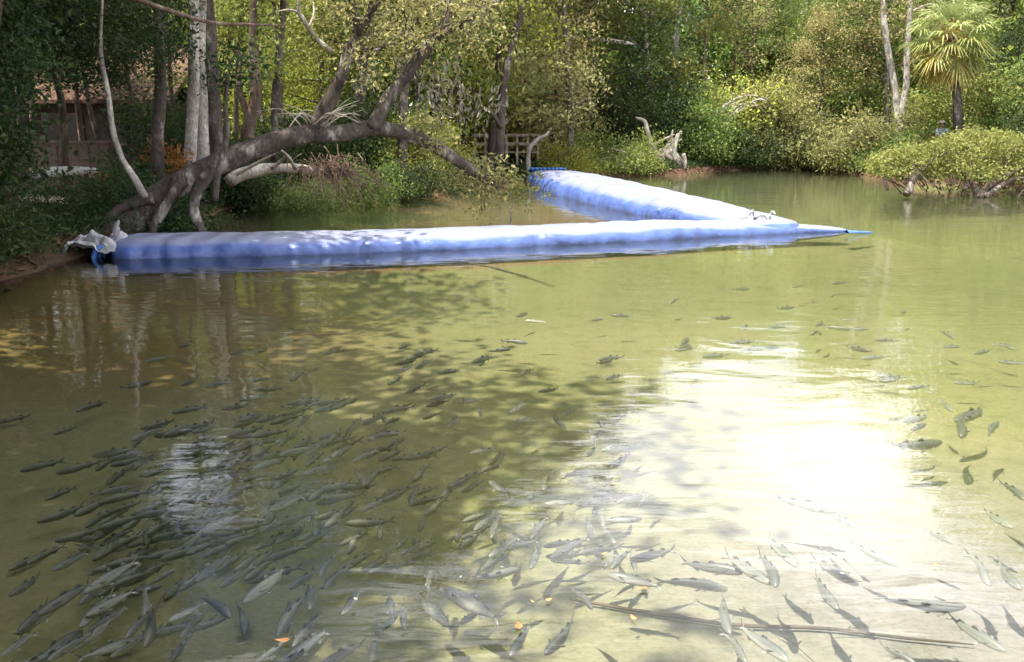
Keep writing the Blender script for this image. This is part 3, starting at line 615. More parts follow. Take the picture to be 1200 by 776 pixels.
shrubs = sorted((p_, Y_-(2.6 if z_ == 'D' and Y_ < 51 and p_ > 860 else 0), k_, h_, l_, z_) for p_, Y_, k_, h_, l_, z_ in shrubs)
for (px, Y, kind, h, lf_, zn), lb in zip(shrubs, singled(shrubs, lambda r: f"{leafword[r[4]]} {sword[r[2]]} {szones[r[5]][0]}")):
    put_tree(kind, X(px, Y), Y, h, lf_, 'bark', lb, szones[zn][1], 'shrub', z=max(gz(X(px, Y), Y)-.05, -.12), wide=1.0 if kind != 'shrub_c' else .95, cat='shrub')

# --- the wood beyond, one mass
rng = np.random.default_rng(5); b = Buf(); NW = 15000; az = rng.uniform(-.72, .72, NW); Yw = rng.uniform(66, 92, NW)
zt = np.interp(az, [-.72, -.1, .18, .26, .40, .48, .72], [14, 14, 13, 12.6, 13.0, 17, 18])*(.9+.12*np.sin(az*37)+.05*np.sin(az*91))*Yw/78
zz = rng.random(NW)**.8*zt
cluster_leaves(b, np.stack([az*Yw, Yw, zz+.4], -1), 9, .9, .62, rng, .5, .6, .8)
wd = link('woodland', b.mesh('woodland', False), M['leaf_mid']); wd['kind'] = 'stuff'; wd['label'] = 'mass of green woodland beyond the creek trees'; wd['category'] = 'woodland'

# --- leaf litter and low growth on the banks
rng = np.random.default_rng(9); pts = []; gr = []
for k in range(len(shore_px)-1):
    a, c_ = SH[k], SH[k+1]; nrm = np.array((-(c_-a)[1], (c_-a)[0])); nrm /= np.linalg.norm(nrm)
    m = int(np.linalg.norm(c_-a)*80); t = rng.random(m)[:, None]
    q = a + (c_-a)*t + nrm*(rng.exponential(1.3, m)[:, None]-.2); pts.append(q)
    m = int(np.linalg.norm(c_-a)*60); t = rng.random(m)[:, None]; gr.append(a + (c_-a)*t + nrm*(rng.exponential(2.4, m)[:, None]+.5))
pts = np.concatenate(pts); z = ground_z(pts[:, 0], pts[:, 1]); k = (z > .02); b = Buf()
leaves(b, np.column_stack([pts[k], z[k]+.02]), .15, rng, 1.5, None, .55)
lt = link('leaf_litter', b.mesh('leaf_litter', False), M['litter']); lt['kind'] = 'stuff'; lt['label'] = 'brown fallen leaves along the banks'; lt['category'] = 'leaf litter'
pts = np.concatenate(gr); z = ground_z(pts[:, 0], pts[:, 1]); k = z > .05; b = Buf()
cc = np.column_stack([pts[k], z[k]+.1]); cc = np.repeat(cc, 7, 0) + rng.normal(size=(len(cc)*7, 3))*(.12, .12, .1)
leaves(b, cc, .17, rng, .2, None, .3)
ug = link('undergrowth', b.mesh('undergrowth', False), M['leaf_dark']); ug['kind'] = 'stuff'; ug['label'] = 'low green undergrowth on the banks'; ug['category'] = 'undergrowth'

# --- the leaning, arching oak
rng = np.random.default_rng(31); OK_ = empty('arching_oak', tuple(P(165, 262, 17.6)*np.array((1, 1, 0))+np.array((0, 0, .2))))
tag(OK_, 'old oak whose thick trunk arches low over the water from the left bank', 'tree')
def under(o, me_name, buf, m, smooth=True):
    base_ = np.array(o.location); buf.v = [v-base_ for v in buf.v]
    return link(me_name, buf.mesh(me_name, smooth), m, o)
def pp(l, Y0, Y1=None):
    Y1 = Y0 if Y1 is None else Y1
    return [P(x, y, Y0+(Y1-Y0)*k/(len(l)-1)) for k, (x, y) in enumerate(l)]
b = Buf()
main = smooth_path(pp([(120, 285), (150, 262), (190, 228), (245, 198), (300, 174), (350, 159), (400, 156), (440, 150), (480, 158), (520, 178), (556, 202), (584, 219)], 17.3, 20.2), 6)
tube(b, main, [.31, .28, .25, .235, .225, .20, .175, .155, .15, .135, .115, .05], 12, .14, rng)
for l, r0 in (([(250, 196), (232, 222), (228, 250), (240, 275)], .13), ([(215, 212), (198, 235), (182, 262), (175, 285)], .12), ([(180, 232), (150, 240), (120, 262), (95, 282)], .12)):
    tube(b, smooth_path(pp(l, 17.5, 17.2), 5), [r0, r0*.9, r0*.75, r0*.5], 9, .3, rng)
under(OK_, 'trunk', b, M['oak_bark'])
oak_cl = []
def limbs_at(buf, l, Y0, Y1, rr, sides=8):
    p = smooth_path(pp(l, Y0, Y1), 5); tube(buf, p, rr, sides, .12, rng); return p
b = Buf()
A = limbs_at(b, [(362, 156), (385, 120), (400, 90), (407, 62), (418, 38), (412, 0), (400, -50), (410, -110)], 18.7, 18.2, [.16, .15, .13, .10, .08, .07, .05, .02])
A2 = limbs_at(b, [(419, 40), (440, 8), (470, -40), (490, -100)], 18.4, 17.8, [.06, .05, .04, .015])
under(OK_, 'limb', b, M['oak_bark'])
b = Buf()
B = limbs_at(b, [(436, 150), (452, 120), (475, 90), (500, 56), (518, 34), (527, 0), (520, -50), (545, -110)], 19, 19.6, [.15, .14, .125, .115, .10, .08, .06, .02])
B2 = limbs_at(b, [(512, 44), (545, 24), (585, 0), (625, -40), (650, -90)], 19.2, 20.2, [.08, .07, .05, .04, .015])
B3 = limbs_at(b, [(405, 75), (440, 60), (470, 40), (500, 18), (540, -6)], 18.8, 20.6, [.05, .045, .035, .03, .012], 6)
under(OK_, 'limb', b, M['oak_bark'])
b = Buf()
limbs_at(b, [(388, 60), (372, 46), (356, 24), (350, 10), (352, -30)], 18.6, 18.0, [.055, .05, .045, .035, .01]); limbs_at(b, [(356, 20), (342, 12), (322, 14)], 18.3, 18.0, [.03, .025, .008], 6)
limbs_at(b, [(362, 32), (368, 14), (365, -10)], 18.3, 18.6, [.025, .02, .008], 6)
dl = under(OK_, 'dead_limb', b, M['dead_wood']); dl['label'] = 'bleached dead limb'
b = Buf()
for k in range(22):                                   # bare twig fans on the trunk
    a = rng.random(); x0 = 368+rng.normal()*8; s = 1 if k % 3 else -1
    limbs_at(b, [(x0, 152), (x0+s*(12+14*a), 138-10*rng.random()), (x0+s*(26+36*a), 134+rng.normal()*9)], 18.7, 18.4+rng.normal()*.5, [.012, .009, .003], 4)
under(OK_, 'twigs', b, M['dead_wood'])
# leafy twigs of the oak
b = Buf(); tw = Buf(); cl = []
def twigs_from(path, i0, i1, n, ln, drop=0.0):
    for k in range(n):
        q = path[rng.integers(int(len(path)*i0), max(int(len(path)*i1), int(len(path)*i0)+1))]
        d = rng.normal(size=3); d[2] = d[2]*.6-drop+.25
        lp = limb(rng, q, d, ln*(.5+.8*rng.random()), 4, .25, -.02*drop); tube(tw, lp, [.018, .005], 4, cap=False); cl.extend([lp[-1], lp[-2], lp[-3]])
twigs_from(A, .45, .99, 22, 1.2); twigs_from(A2, .2, .99, 16, 1.1); twigs_from(B, .42, .99, 26, 1.2); twigs_from(B2, .2, .99, 24, 1.2, .2); twigs_from(B3, .3, .99, 16, .9)
twigs_from(main, .68, .84, 3, .7); twigs_from(main, .90, .999, 16, .7, .1)
cluster_leaves(b, np.array(cl), 22, .22, .105, rng, .6, .45, .6)
tww = under(OK_, 'twig_wood', tw, M['bark']); tww['kind'] = 'stuff'; under(OK_, 'crown', b, M['leaf_olive'], False)
def moss(buf, anchors, n, ln):
    for q in anchors:
        for k in range(n):
            p0 = q + rng.normal(size=3)*(.22, .22, .06); l = ln*(.4+.9*rng.random())
            c_ = np.array([p0 - (0, 0, l*f) + rng.normal(size=3)*.035 for f in np.linspace(0, 1, 7)])
            leaves(buf, c_, .15, rng, -.1, None, .32, 4.0)
b = Buf(); moss(b, [P(x, y, 19.6+rng.normal()*.5) for x, y in [(500, 92), (515, 100), (535, 95), (548, 112), (505, 118), (560, 120), (528, 130), (485, 70), (455, 62), (430, 85), (540, 70), (575, 100), (470, 110), (415, 92)]], 5, .6)
hm = under(OK_, 'hanging_moss', b, M['moss'], False); hm['kind'] = 'stuff'

# sprig at the oak's tip and thin stick standing in the water
rng = np.random.default_rng(33)
st = empty('stick', tuple(G(599, 263))); tag(st, 'thin bare stick standing in water below the tip of the arching oak', 'stick')
b = Buf(); q0 = G(599, 263); tube(b, smooth_path([q0-(0, 0, .6), q0+(0, 0, .2), q0+(.02, .02, .55), q0+(-.04, 0, .85)], 4), [.022, .02, .018, .008], 6); under(st, 'shaft', b, M['bark_pale'])
b = Buf(); cl = [q0+(0, 0, .8)+rng.normal(size=3)*(.5, .35, .2) for k in range(34)]; cluster_leaves(b, np.array(cl), 16, .11, .10, rng, .7, .45); sg = under(st, 'sprig', b, M['leaf_yellow'], False); sg['kind'] = 'stuff'

# --- pale fallen log and bare brush under the oak
lg = empty('fallen_log', tuple(G(300, 238)+(0, 1.5, .3))); tag(lg, 'pale fallen log lying on the bank behind the arching trunk', 'log')
b = Buf(); tube(b, smooth_path(pp([(268, 212), (288, 203), (318, 198), (345, 197), (380, 200)], 22.5, 24), 4), [.16, .17, .14, .12, .06], 9, .25, rng); under(lg, 'stem', b, M['dead_wood'])
b = Buf()
for l in ([(270, 208), (300, 192), (322, 180)], [(318, 198), (335, 183), (328, 176)], [(345, 197), (338, 184), (324, 172)]): tube(b, smooth_path(pp(l, 22.6, 22.2), 4), [.05, .04, .02], 6)
under(lg, 'broken_branch', b, M['dead_wood'])
br = empty('bare_brush', tuple(G(405, 240))); tag(br, 'leafless reddish brush drooping into the water below the arching oak', 'brush'); b = Buf()
for k in range(120):
    x0 = 378+rng.normal()*20; x1 = x0+22+rng.normal()*26; y1 = 230+rng.normal()*13
    tube(b, smooth_path(pp([(x0, 194+rng.normal()*9), ((x0+x1)/2+6*rng.normal(), 203+rng.normal()*7), (x1, min(y1, 249))], 22.6+rng.normal()*.4, 21.0+rng.normal()*.6), 3), [.013, .009, .003], 4, cap=False)
under(br, 'stems', b, M['twig'])

# --- trunks on the left bank
def trunk_tree(name, label, paths, barkm, crown_pts=None, leafm='leaf_mid', per=24, size=.11, spread=.3, group=None, cat='tree', seed=1):
    rng = np.random.default_rng(seed); base_ = paths[0][0][0]
    o = empty(name, (base_[0], base_[1], gz(base_[0], base_[1]))); tag(o, label, cat, group)
    for k, (pts, rr) in enumerate(paths):
        b = Buf(); tube(b, smooth_path(pts, 5), rr, 9, .12, rng); under(o, 'trunk' if k == 0 else 'limb', b, M[barkm])
    if crown_pts is not None:
        b = Buf(); cluster_leaves(b, np.array(crown_pts), per, spread, size, rng, .6, .5, .6); under(o, 'crown', b, M[leafm], False)
    return o
rng = np.random.default_rng(41)
def cloud(px0, px1, py0, py1, Y0, Y1, n): return [P(rng.uniform(px0, px1), rng.uniform(py0, py1), rng.uniform(Y0, Y1)) for _ in range(n)]
trunk_tree('sapling', 'thin pale curved sapling rising beside the brown fence', [(pp([(170, 232), (158, 210), (143, 186), (132, 152), (127, 112), (118, 60), (120, 0)], 17.2), [.075, .07, .06, .055, .05, .04, .02])], 'bark_pale', cloud(70, 170, 0, 70, 17, 18.5, 40), 'leaf_dark', 26, .10, .22, seed=2)
trunk_tree('tree', 'pale straight trunk leftmost of the close trio above the left bank', [(pp([(222, 200), (226, 120), (227, 60), (226, -60), (220, -200)], 22), [.15, .14, .13, .12, .05])], 'bark_pale', cloud(170, 250, -260, -60, 21, 23.5, 30), 'leaf_mid', 30, .14, .35, 'close trio of pale trunks', seed=3)
trunk_tree('tree', 'pale straight trunk in the middle of the close trio above the left bank', [(pp([(238, 200), (236, 120), (234, 60), (238, -60), (250, -220)], 22.6), [.17, .15, .14, .13, .05])], 'bark_pale', cloud(220, 300, -280, -70, 22, 24, 28), 'leaf_mid', 30, .14, .35, 'close trio of pale trunks', seed=4)
trunk_tree('tree', 'pale straight trunk rightmost of the close trio above the left bank', [(pp([(256, 200), (251, 120), (247, 50), (243, -20), (246, -200)], 23), [.19, .17, .16, .14, .06])], 'bark', cloud(230, 330, -260, -60, 22.5, 24.5, 30), 'leaf_mid', 30, .14, .35, 'close trio of pale trunks', seed=5)
trunk_tree('tree', 'dim grey trunk standing between the fence and the trio of pale trunks', [(pp([(186, 215), (184, 160), (188, 110), (186, 40), (180, -80)], 20), [.15, .14, .13, .11, .05])], 'bark', cloud(140, 225, -30, 60, 19, 21.5, 45), 'leaf_dark', 28, .11, .3, seed=6)
trunk_tree('sapling', 'small bent trunk rising through the roots of the arching oak', [(pp([(252, 235), (256, 200), (266, 160), (264, 120), (270, 70)], 17.0), [.06, .06, .055, .045, .02])], 'bark', cloud(250, 300, 50, 110, 16.6, 17.6, 24), 'leaf_dark', 22, .10, .2, seed=7)
trunk_tree('tree', 'dark crooked trunk right of the trio of pale trunks', [(pp([(290, 190), (291, 150), (300, 110), (296, 60), (300, -40)], 25.5), [.22, .19, .16, .13, .06]), (pp([(292, 140), (280, 100), (284, 60)], 25.5), [.1, .08, .03])], 'bark_brown', cloud(260, 350, -80, 60, 24, 27, 48), 'leaf_mid', 26, .13, .32, seed=8)
trunk_tree('tree', 'tall slim trunk right of the dark crooked one', [(pp([(322, 190), (322, 120), (328, 60), (333, -30), (330, -160)], 28), [.13, .12, .11, .09, .04])], 'bark', cloud(290, 380, -160, 10, 27, 29.5, 34), 'leaf_mid', 26, .15, .38, seed=9)
# dark overhanging foliage at the upper left, its limb reaching right
trunk_tree('tree', 'dark leafy tree hanging over the upper left corner with a long bare limb', [(pp([(-60, 330), (-40, 200), (-20, 80), (0, -40)], 12.5), [.2, .18, .15, .08]), (pp([(-14, -10), (60, -40), (150, -4), (240, 25), (290, 29), (335, 30)], 12.5, 15.5), [.07, .05, .04, .03, .025, .01])],
           'bark_brown', cloud(-60, 50, -70, 72, 12.4, 16.0, 110) + cloud(40, 215, -14, 82, 18.5, 22.0, 300) + cloud(-60, 60, 50, 120, 12.4, 14, 50) + cloud(70, 190, 60, 105, 17.5, 19, 34) + cloud(-70, 38, 60, 240, 11.8, 13.5, 110), 'leaf_dark', 24, .09, .19, seed=10)
# russet foliage
o = empty('russet_shrub', tuple(P(195, 215, 20.3))); o.location.z = gz(*P(195, 215, 20.3)[:2]); tag(o, 'small orange-leaved shrub behind the roots of the arching oak', 'shrub')
b = Buf(); cl = [P(200+rng.normal()*10, 184+rng.normal()*11, 20.3+rng.normal()*.3) for k in range(26)]; cluster_leaves(b, np.array(cl), 14, .12, .10, rng); under(o, 'foliage', b, M['russet'], False)
b = Buf()
for k in range(5): tube(b, smooth_path(pp([(197, 224), (196+k*2-4, 205), (200+(k-2)*8, 182)], 20.3), 3), [.02, .015, .006], 5)
under(o, 'stems', b, M['bark_brown'])

# --- gnarled wood in the middle distance
rng = np.random.default_rng(51)
trunk_tree('bent_trunk', 'pale bent trunk arching down to the bank at the far end of the blue tube', [(pp([(620, 205), (619, 185), (622, 172), (632, 162), (640, 158), (646, 150)], 37), [.11, .09, .085, .08, .06, .02])], 'bark_pale', cloud(610, 690, 60, 150, 36, 39, 60), 'leaf_olive', 24, .16, .35, seed=12)
trunk_tree('tree', 'grey trunk with flared base right of the pale bent trunk', [(pp([(673, 205), (671, 190), (669, 165), (668, 120), (664, 60), (660, -30)], 39.5), [.34, .22, .15, .13, .12, .06]), (pp([(668, 140), (676, 124), (688, 117), (697, 125)], 39.3), [.11, .12, .11, .04])], 'bark', cloud(600, 700, 20, 110, 38.5, 41, 70), 'leaf_olive', 24, .17, .4, seed=13)
trunk_tree('tree', 'slanting pale trunk crossing behind the limbs of the arching oak', [(pp([(585, 190), (588, 130), (592, 90), (600, 50), (612, 10), (625, -60)], 36), [.2, .17, .16, .15, .14, .06]), (pp([(588, 150), (570, 128), (545, 140)], 35.8), [.09, .08, .03])], 'bark', cloud(560, 660, -80, 60, 35, 38, 60), 'leaf_bright', 26, .18, .42, seed=14)
dw = trunk_tree('driftwood_stump', 'pale gnarled stump with a swan-neck limb on the far bank', [(pp([(800, 205), (792, 190), (783, 178), (772, 182), (764, 172), (759, 155), (755, 142), (745, 138)], 42.5), [.28, .30, .28, .2, .13, .11, .10, .04])], 'dead_wood', seed=15, cat='stump')
b = Buf()
for k in range(16):
    x0 = 786+rng.normal()*7; tube(b, smooth_path(pp([(x0, 186+rng.normal()*4), (x0+rng.normal()*6, 172+rng.normal()*6), (x0+4+rng.normal()*8, 160+rng.normal()*6)][::1] if k % 2 else [(x0, 180), (x0+6*rng.normal(), 194), (x0+10*rng.normal(), 207)], 42.5+rng.normal()*.3), 4), [.10, .09, .03], 6, .3, rng)
under(dw, 'broken_roots', b, M['dead_wood'])
b = Buf()
for k in range(26):
    x0 = 735+rng.normal()*12; tube(b, smooth_path(pp([(x0, 203), (x0+rng.normal()*7, 190+rng.normal()*4), (x0+rng.normal()*14, 180+rng.normal()*6)], 41.5+rng.normal()*.4), 3), [.05, .035, .01], 4)
o = empty('dead_brush', (0, 0, 0)); tag(o, 'tangle of pale dead branches between the blue tube and the gnarled stump', 'brush'); link('branches', b.mesh('branches'), M['dead_wood'], o)
trunk_tree('fallen_tree', 'long bare horizontal dead bough high in the middle of the wood', [(pp([(745, 52), (730, 50), (705, 46), (683, 46), (660, 40)], 46), [.03, .11, .10, .08, .04])], 'dead_wood', seed=16, cat='bough')
trunk_tree('shrub', 'grey-stemmed shrub with branches arching over the far inlet', [(pp([(815, 200), (822, 165), (835, 140), (855, 120), (880, 112), (905, 118)], 46.5), [.12, .11, .10, .08, .06, .02])] + [(pp([(818, 190), (830+8*k, 160-6*k), (850+14*k, 128-4*k), (875+12*k, 116+9*k)], 46.3), [.08, .06, .05, .015]) for k in range(4)] , 'bark_pale', cloud(800, 915, 92, 150, 45.5, 48, 80), 'leaf_bright', 22, .17, .38, seed=17, cat='shrub')
trunk_tree('fallen_tree', 'bare pale branch lying level over the far inlet', [(pp([(860, 142), (880, 146), (900, 143), (920, 145)], 47.5), [.03, .07, .07, .03])], 'dead_wood', seed=18, cat='bough')
trunk_tree('tree', 'pale leaning trunk under the yellow-green crown left of the open wood', [(pp([(783, 160), (785, 120), (786, 90), (790, 62), (795, 20), (800, -40)], 50), [.16, .2, .22, .2, .16, .06])], 'bark_pale', cloud(715, 815, -30, 70, 48.5, 52, 110), 'leaf_yellow', 26, .20, .5, seed=19)

# --- pale twin trunks, palm, waterside bush at the right
TW = trunk_tree('twin_trunk_tree', 'pale twin-trunked tree standing left of the palm', [
   (pp([(1054, 172), (1052, 140), (1049, 105), (1043, 75), (1038, 40), (1034, 0), (1036, -60)], 43), [.2, .18, .17, .16, .15, .13, .05]),
   (pp([(1056, 168), (1057, 130), (1062, 100), (1063, 60), (1066, 20), (1068, -40)], 42.8), [.18, .16, .15, .14, .12, .05]),
   (pp([(1068, 14), (1080, 8), (1092, 4)], 42.8), [.06, .05, .02])], 'bark_pale', cloud(985, 1095, -90, 40, 41.5, 44.5, 90), 'leaf_olive', 20, .17, .45, seed=20)
def palm(px, py_base, py_head, Y, label):
    rng = np.random.default_rng(61); h = P(px, py_head, Y); g0 = P(px+12, py_base, Y); o = empty('palm_tree', (g0[0], g0[1], gz(g0[0], g0[1]))); tag(o, label, 'palm tree')
    b = Buf(); tr = smooth_path([np.array(o.location), P(px+8, 120, Y), P(px+3, 85, Y), h], 7); tube(b, tr, [.22, .19, .18, .2], 10, .12, rng); under(o, 'trunk', b, M['bark'])
    b = Buf()
    for k in range(40):                                # old leaf bases
        q = h - (0, 0, .1+.6*rng.random()); a = rng.random()*6.28; tube(b, [q, q+(math.cos(a)*.28, math.sin(a)*.28, .22)], [.05, .02], 5)
    under(o, 'boots', b, M['russet'])
    nf = 46
    for k in range(nf):
        f = k/(nf-1); el = R(82 - 150*f**.85) + rng.normal()*.1; az_ = k*2.39996
        d = np.array((math.cos(az_)*math.cos(el), math.sin(az_)*math.cos(el), math.sin(el)))
        st = 1.0+.25*rng.random(); p1 = h + d*st*.6; p2 = h + d*st - (0, 0, .10)
        b = Buf(); tube(b, [h, p1, p2], [.022, .018, .012], 5)
        side = np.cross(d, (0, 0, 1.0)); side /= np.linalg.norm(side)+1e-6; nrm = np.cross(side, d); blades = []; v = []; t0 = np.clip(1-f*.62+rng.normal()*.08, .02, 1)
        nb = 26
        for m in range(nb):                            # costapalmate fan
            a = -2.1 + 4.2*m/(nb-1); ln = (1.05 - .22*abs(a)/2.1)*(.9+.2*rng.random())
            dd = d*math.cos(a) + side*math.sin(a) + nrm*.12*rng.normal(); dd /= np.linalg.norm(dd)
            w = np.cross(dd, nrm); w /= np.linalg.norm(w)+1e-6; w = w*.034
            mid = p2 + dd*ln*.6 - (0, 0, .05); tip = p2 + dd*ln - (0, 0, .28+.12*rng.random())
            v += [p2-w*.3, p2+w*.3, mid+w, mid-w, mid-w, mid+w, tip+w*.15, tip-w*.15]
        q = np.arange(len(v)).reshape(-1, 4); b.add(v, q, np.clip(t0 + rng.normal(size=len(q))*.08, .02, 1))
        under(o, 'frond', b, M['frond'], False)
    return o
palm(1114, 165, 42, 39.5, 'fan palm with a round yellowing head rising above the waterside bush')
rng = np.random.default_rng(71)
WBs = G(1066, 224); wbo = empty('waterside_bush', (WBs[0], WBs[1], 0)); tag(wbo, 'broad yellow-green bush leaning over the water from the right bank', 'bush')
cl = []
stems = [([(1062, 228), (1066, 215), (1058, 205), (1045, 196)], .12), ([(1064, 226), (1072, 208), (1090, 190), (1110, 178)], .12), ([(1066, 226), (1068, 205), (1075, 185)], .10),
         ([(1145, 236), (1155, 222), (1175, 208), (1200, 195)], .13), ([(1147, 232), (1140, 216), (1125, 200), (1110, 190)], .10), ([(1130, 222), (1135, 210), (1140, 190)], .08), ([(1155, 230), (1185, 212), (1225, 205)], .1), ([(1040, 222), (1036, 208), (1040, 196)], .05)]
b = Buf()
for l, r0 in stems:
    p = smooth_path(pp(l, 28.6, 29.4), 5); tube(b, p, [r0, r0*.8, r0*.35], 8, .2, rng)
under(wbo, 'stems', b, M['bark'])
def bush_top(x): return np.interp(x, [1022, 1035, 1060, 1085, 1110, 1135, 1160, 1190, 1220, 1270], [196, 182, 172, 172, 162, 151, 152, 160, 164, 175])
def bush_bot(x): return np.interp(x, [1022, 1035, 1060, 1085, 1110, 1160, 1200, 1270], [200, 204, 207, 206, 208, 212, 215, 220])
tw = Buf(); cl = []
for k in range(800):
    x = rng.uniform(1024, 1268); f = rng.random()**.8; y = bush_bot(x)+(bush_top(x)-bush_bot(x))*f
    Y = 29.6 + rng.uniform(-1.4, 3.0)*(1-.4*f) ; q = P(x, y, Y); cl.append(q)
    if k % 4 == 0: q2 = q - np.array(((x-1130)/F*9, rng.normal()*.3, .5+.3*rng.random())); tube(tw, [q, (q+q2)/2+rng.normal(size=3)*.06, q2], [.006, .014, .025], 4, cap=False)
b = Buf(); cluster_leaves(b, np.array(cl), 26, .17, .105, rng, .8, .5, .55); under(wbo, 'foliage', b, M['leaf_yellow'], False); tg = under(wbo, 'twigs', tw, M['bark_brown']); tg['kind'] = 'stuff'

# ------------------------------------------------------------------ left: building, fence, pale edging
M['roof'] = plain_mat('roof', (.085, .052, .038), (.15, .092, .066), 5, .9, .1, .4)
M['wall'] = plain_mat('wall', (.05, .04, .035), (.085, .07, .06), 3, .8)
M['fence'] = plain_mat('fence', (.20, .14, .115), (.27, .20, .165), 4, .8, .2, .2)
M['glass'] = plain_mat('glass', (.02, .025, .03), (.03, .035, .04), 2, .08, .6, 0)
M['pale_paint'] = plain_mat('pale_paint', (.62, .60, .57), (.74, .72, .69), 5, .6)
M['deck'] = plain_mat('deck', (.40, .33, .27), (.55, .48, .40), 6, .8)
Yb = 31.0; x0, x1 = X(-60, Yb), X(215, Yb); zb = gz((x0+x1)/2, Yb); ze = P(120, 121, Yb)[2]; zr = P(120, 90, Yb)[2]+.2
H_ = empty('house', ((x0+x1)/2, Yb, zb)); tag(H_, 'low house with a brown roof half hidden by the trees above the left bank', 'house')
b = Buf(); box(b, (x0+.3, Yb+1.2, zb-.2), (x1-.3, Yb+6.5, ze+.05)); under(H_, 'wall', b, M['wall'], False)
b = Buf(); ym = Yb+3.8
b.add([(x0-.3, Yb, ze), (x1+.3, Yb, ze), (x1+.3, ym, zr+1.0), (x0-.3, ym, zr+1.0), (x0-.3, Yb+7.6, ze), (x1+.3, Yb+7.6, ze),
       (x0-.3, Yb, ze+.12), (x1+.3, Yb, ze+.12), (x1+.3, ym, zr+1.15), (x0-.3, ym, zr+1.15), (x0-.3, Yb+7.6, ze+.12), (x1+.3, Yb+7.6, ze+.12)],
      [(0, 3, 2, 1), (3, 4, 5, 2), (6, 7, 8, 9), (9, 8, 11, 10), (0, 1, 7, 6), (4, 10, 11, 5), (0, 6, 9, 3), (3, 9, 10, 4), (1, 2, 8, 7), (2, 5, 11, 8)]); under(H_, 'roof', b, M['roof'], False)
for k in range(4):
    b = Buf(); xx = x0+.8+k*(x1-x0-1.6)/3; box(b, (xx-.07, Yb+.25, zb-.2), (xx+.07, Yb+.39, ze)); under(H_, 'porch_post', b, M['fence'], False)
for k in range(3):
    xx = x0+1.3+k*2.4; b = Buf(); box(b, (xx, Yb+1.14, zb+.9), (xx+1.3, Yb+1.195, zb+1.9)); w = under(H_, 'window', b, M['glass'], False)
    b = Buf()
    for lo, hi in (((xx-.06, zb+.84), (xx+1.36, zb+.9)), ((xx-.06, zb+1.9), (xx+1.36, zb+1.96)), ((xx-.06, zb+.9), (xx, zb+1.9)), ((xx+1.3, zb+.9), (xx+1.36, zb+1.9)), ((xx+.63, zb+.9), (xx+.67, zb+1.9))):
        box(b, (lo[0], Yb+1.12, lo[1]), (hi[0], Yb+1.19, hi[1]))
    under(H_, 'window_frame', b, M['fence'], False)
Yf = 24.0; zt_, z0_ = P(70, 166, Yf)[2], P(70, 196, Yf)[2]; fx0, fx1 = X(20, Yf), X(150, Yf)
FN = empty('board_fence', ((fx0+fx1)/2, Yf, gz((fx0+fx1)/2, Yf))); tag(FN, 'brown upright-board fence in front of the low house', 'fence')
nb = 11; bw = (fx1-fx0)/nb
for k in range(nb):
    b = Buf(); j = .012*((k*7) % 3); box(b, (fx0+k*bw+.012, Yf-j, z0_-.03*((k*5) % 3)), (fx0+(k+1)*bw-.012, Yf+.03-j, zt_-.05)); under(FN, 'board', b, M['fence'], False)
b = Buf(); box(b, (fx0-.05, Yf-.06, zt_-.045), (fx1+.05, Yf+.09, zt_+.02)); under(FN, 'top_rail', b, M['fence'], False)
for k in range(4):
    b = Buf(); xx = fx0+k*(fx1-fx0)/3; box(b, (xx-.05, Yf+.04, gz(xx, Yf)-.3), (xx+.05, Yf+.14, zt_-.05)); under(FN, 'post', b, M['fence'], False)
b = Buf(); rg = np.random.default_rng(3)
pth = smooth_path([P(38, 206, 23), P(46, 203, 22.9), P(70, 201, 22.8), P(95, 200, 22.8), P(112, 199, 22.8)], 6); tube(b, pth, [.02, .12, .13, .12, .09, .05], 10, .08, rg)
ed = link('edging', b.mesh('edging'), M['pale_paint']); tag(ed, 'long low white rounded shape lying in front of the brown fence', 'edging')
b = Buf(); pa = [P(30, 216, 21.2), P(112, 215, 21.2), P(112, 205, 22.6), P(40, 206, 22.6)]
k = 14; U, V_ = np.meshgrid(np.linspace(0, 1, k), np.linspace(0, 1, 6), indexing='ij')
xx = -11.9+U*2.3+V_*-.6; yy = 21.0+V_*1.8; zz = ground_z(xx, yy)+.03; i, j = np.meshgrid(np.arange(k-1), np.arange(5), indexing='ij')
b.add(np.stack([xx, yy, zz], -1).reshape(-1, 3), np.stack([i*6+j, (i+1)*6+j, (i+1)*6+j+1, i*6+j+1], -1).reshape(-1, 4))
M['sand'] = plain_mat('sand', (.45, .38, .31), (.58, .50, .42), 6, .95, .1)
pt = link('sand_path', b.mesh('sand_path'), M['sand']); pt['kind'] = 'structure'; pt['label'] = 'pale sandy ground below the fence'

# footbridge with pale boards behind the oak's tip
Yd = 41.0; zd = P(600, 178, Yd)[2]; dx0, dx1 = X(556, Yd), X(632, Yd)
FB = empty('footbridge', ((dx0+dx1)/2, Yd, gz((dx0+dx1)/2, Yd))); tag(FB, 'small wooden footbridge with pale rail posts seen behind the arching oak tip', 'footbridge')
for k in range(16):
    b = Buf(); w = (dx1-dx0)/16; box(b, (dx0+k*w+.01, Yd, zd-.05), (dx0+(k+1)*w-.01, Yd+1.2, zd)); under(FB, 'deck_plank', b, M['deck'], False)
for k in range(7):
    b = Buf(); xx = dx0+.1+k*(dx1-dx0-.2)/6; box(b, (xx-.05, Yd-.02, zd-1.2), (xx+.05, Yd+.08, zd+.72)); under(FB, 'rail_post', b, M['deck'], False)
for zz in (.35, .74):
    b = Buf(); box(b, (dx0, Yd-.08, zd+zz-.06), (dx1, Yd-.024, zd+zz+.06)); under(FB, 'rail', b, M['deck'], False)

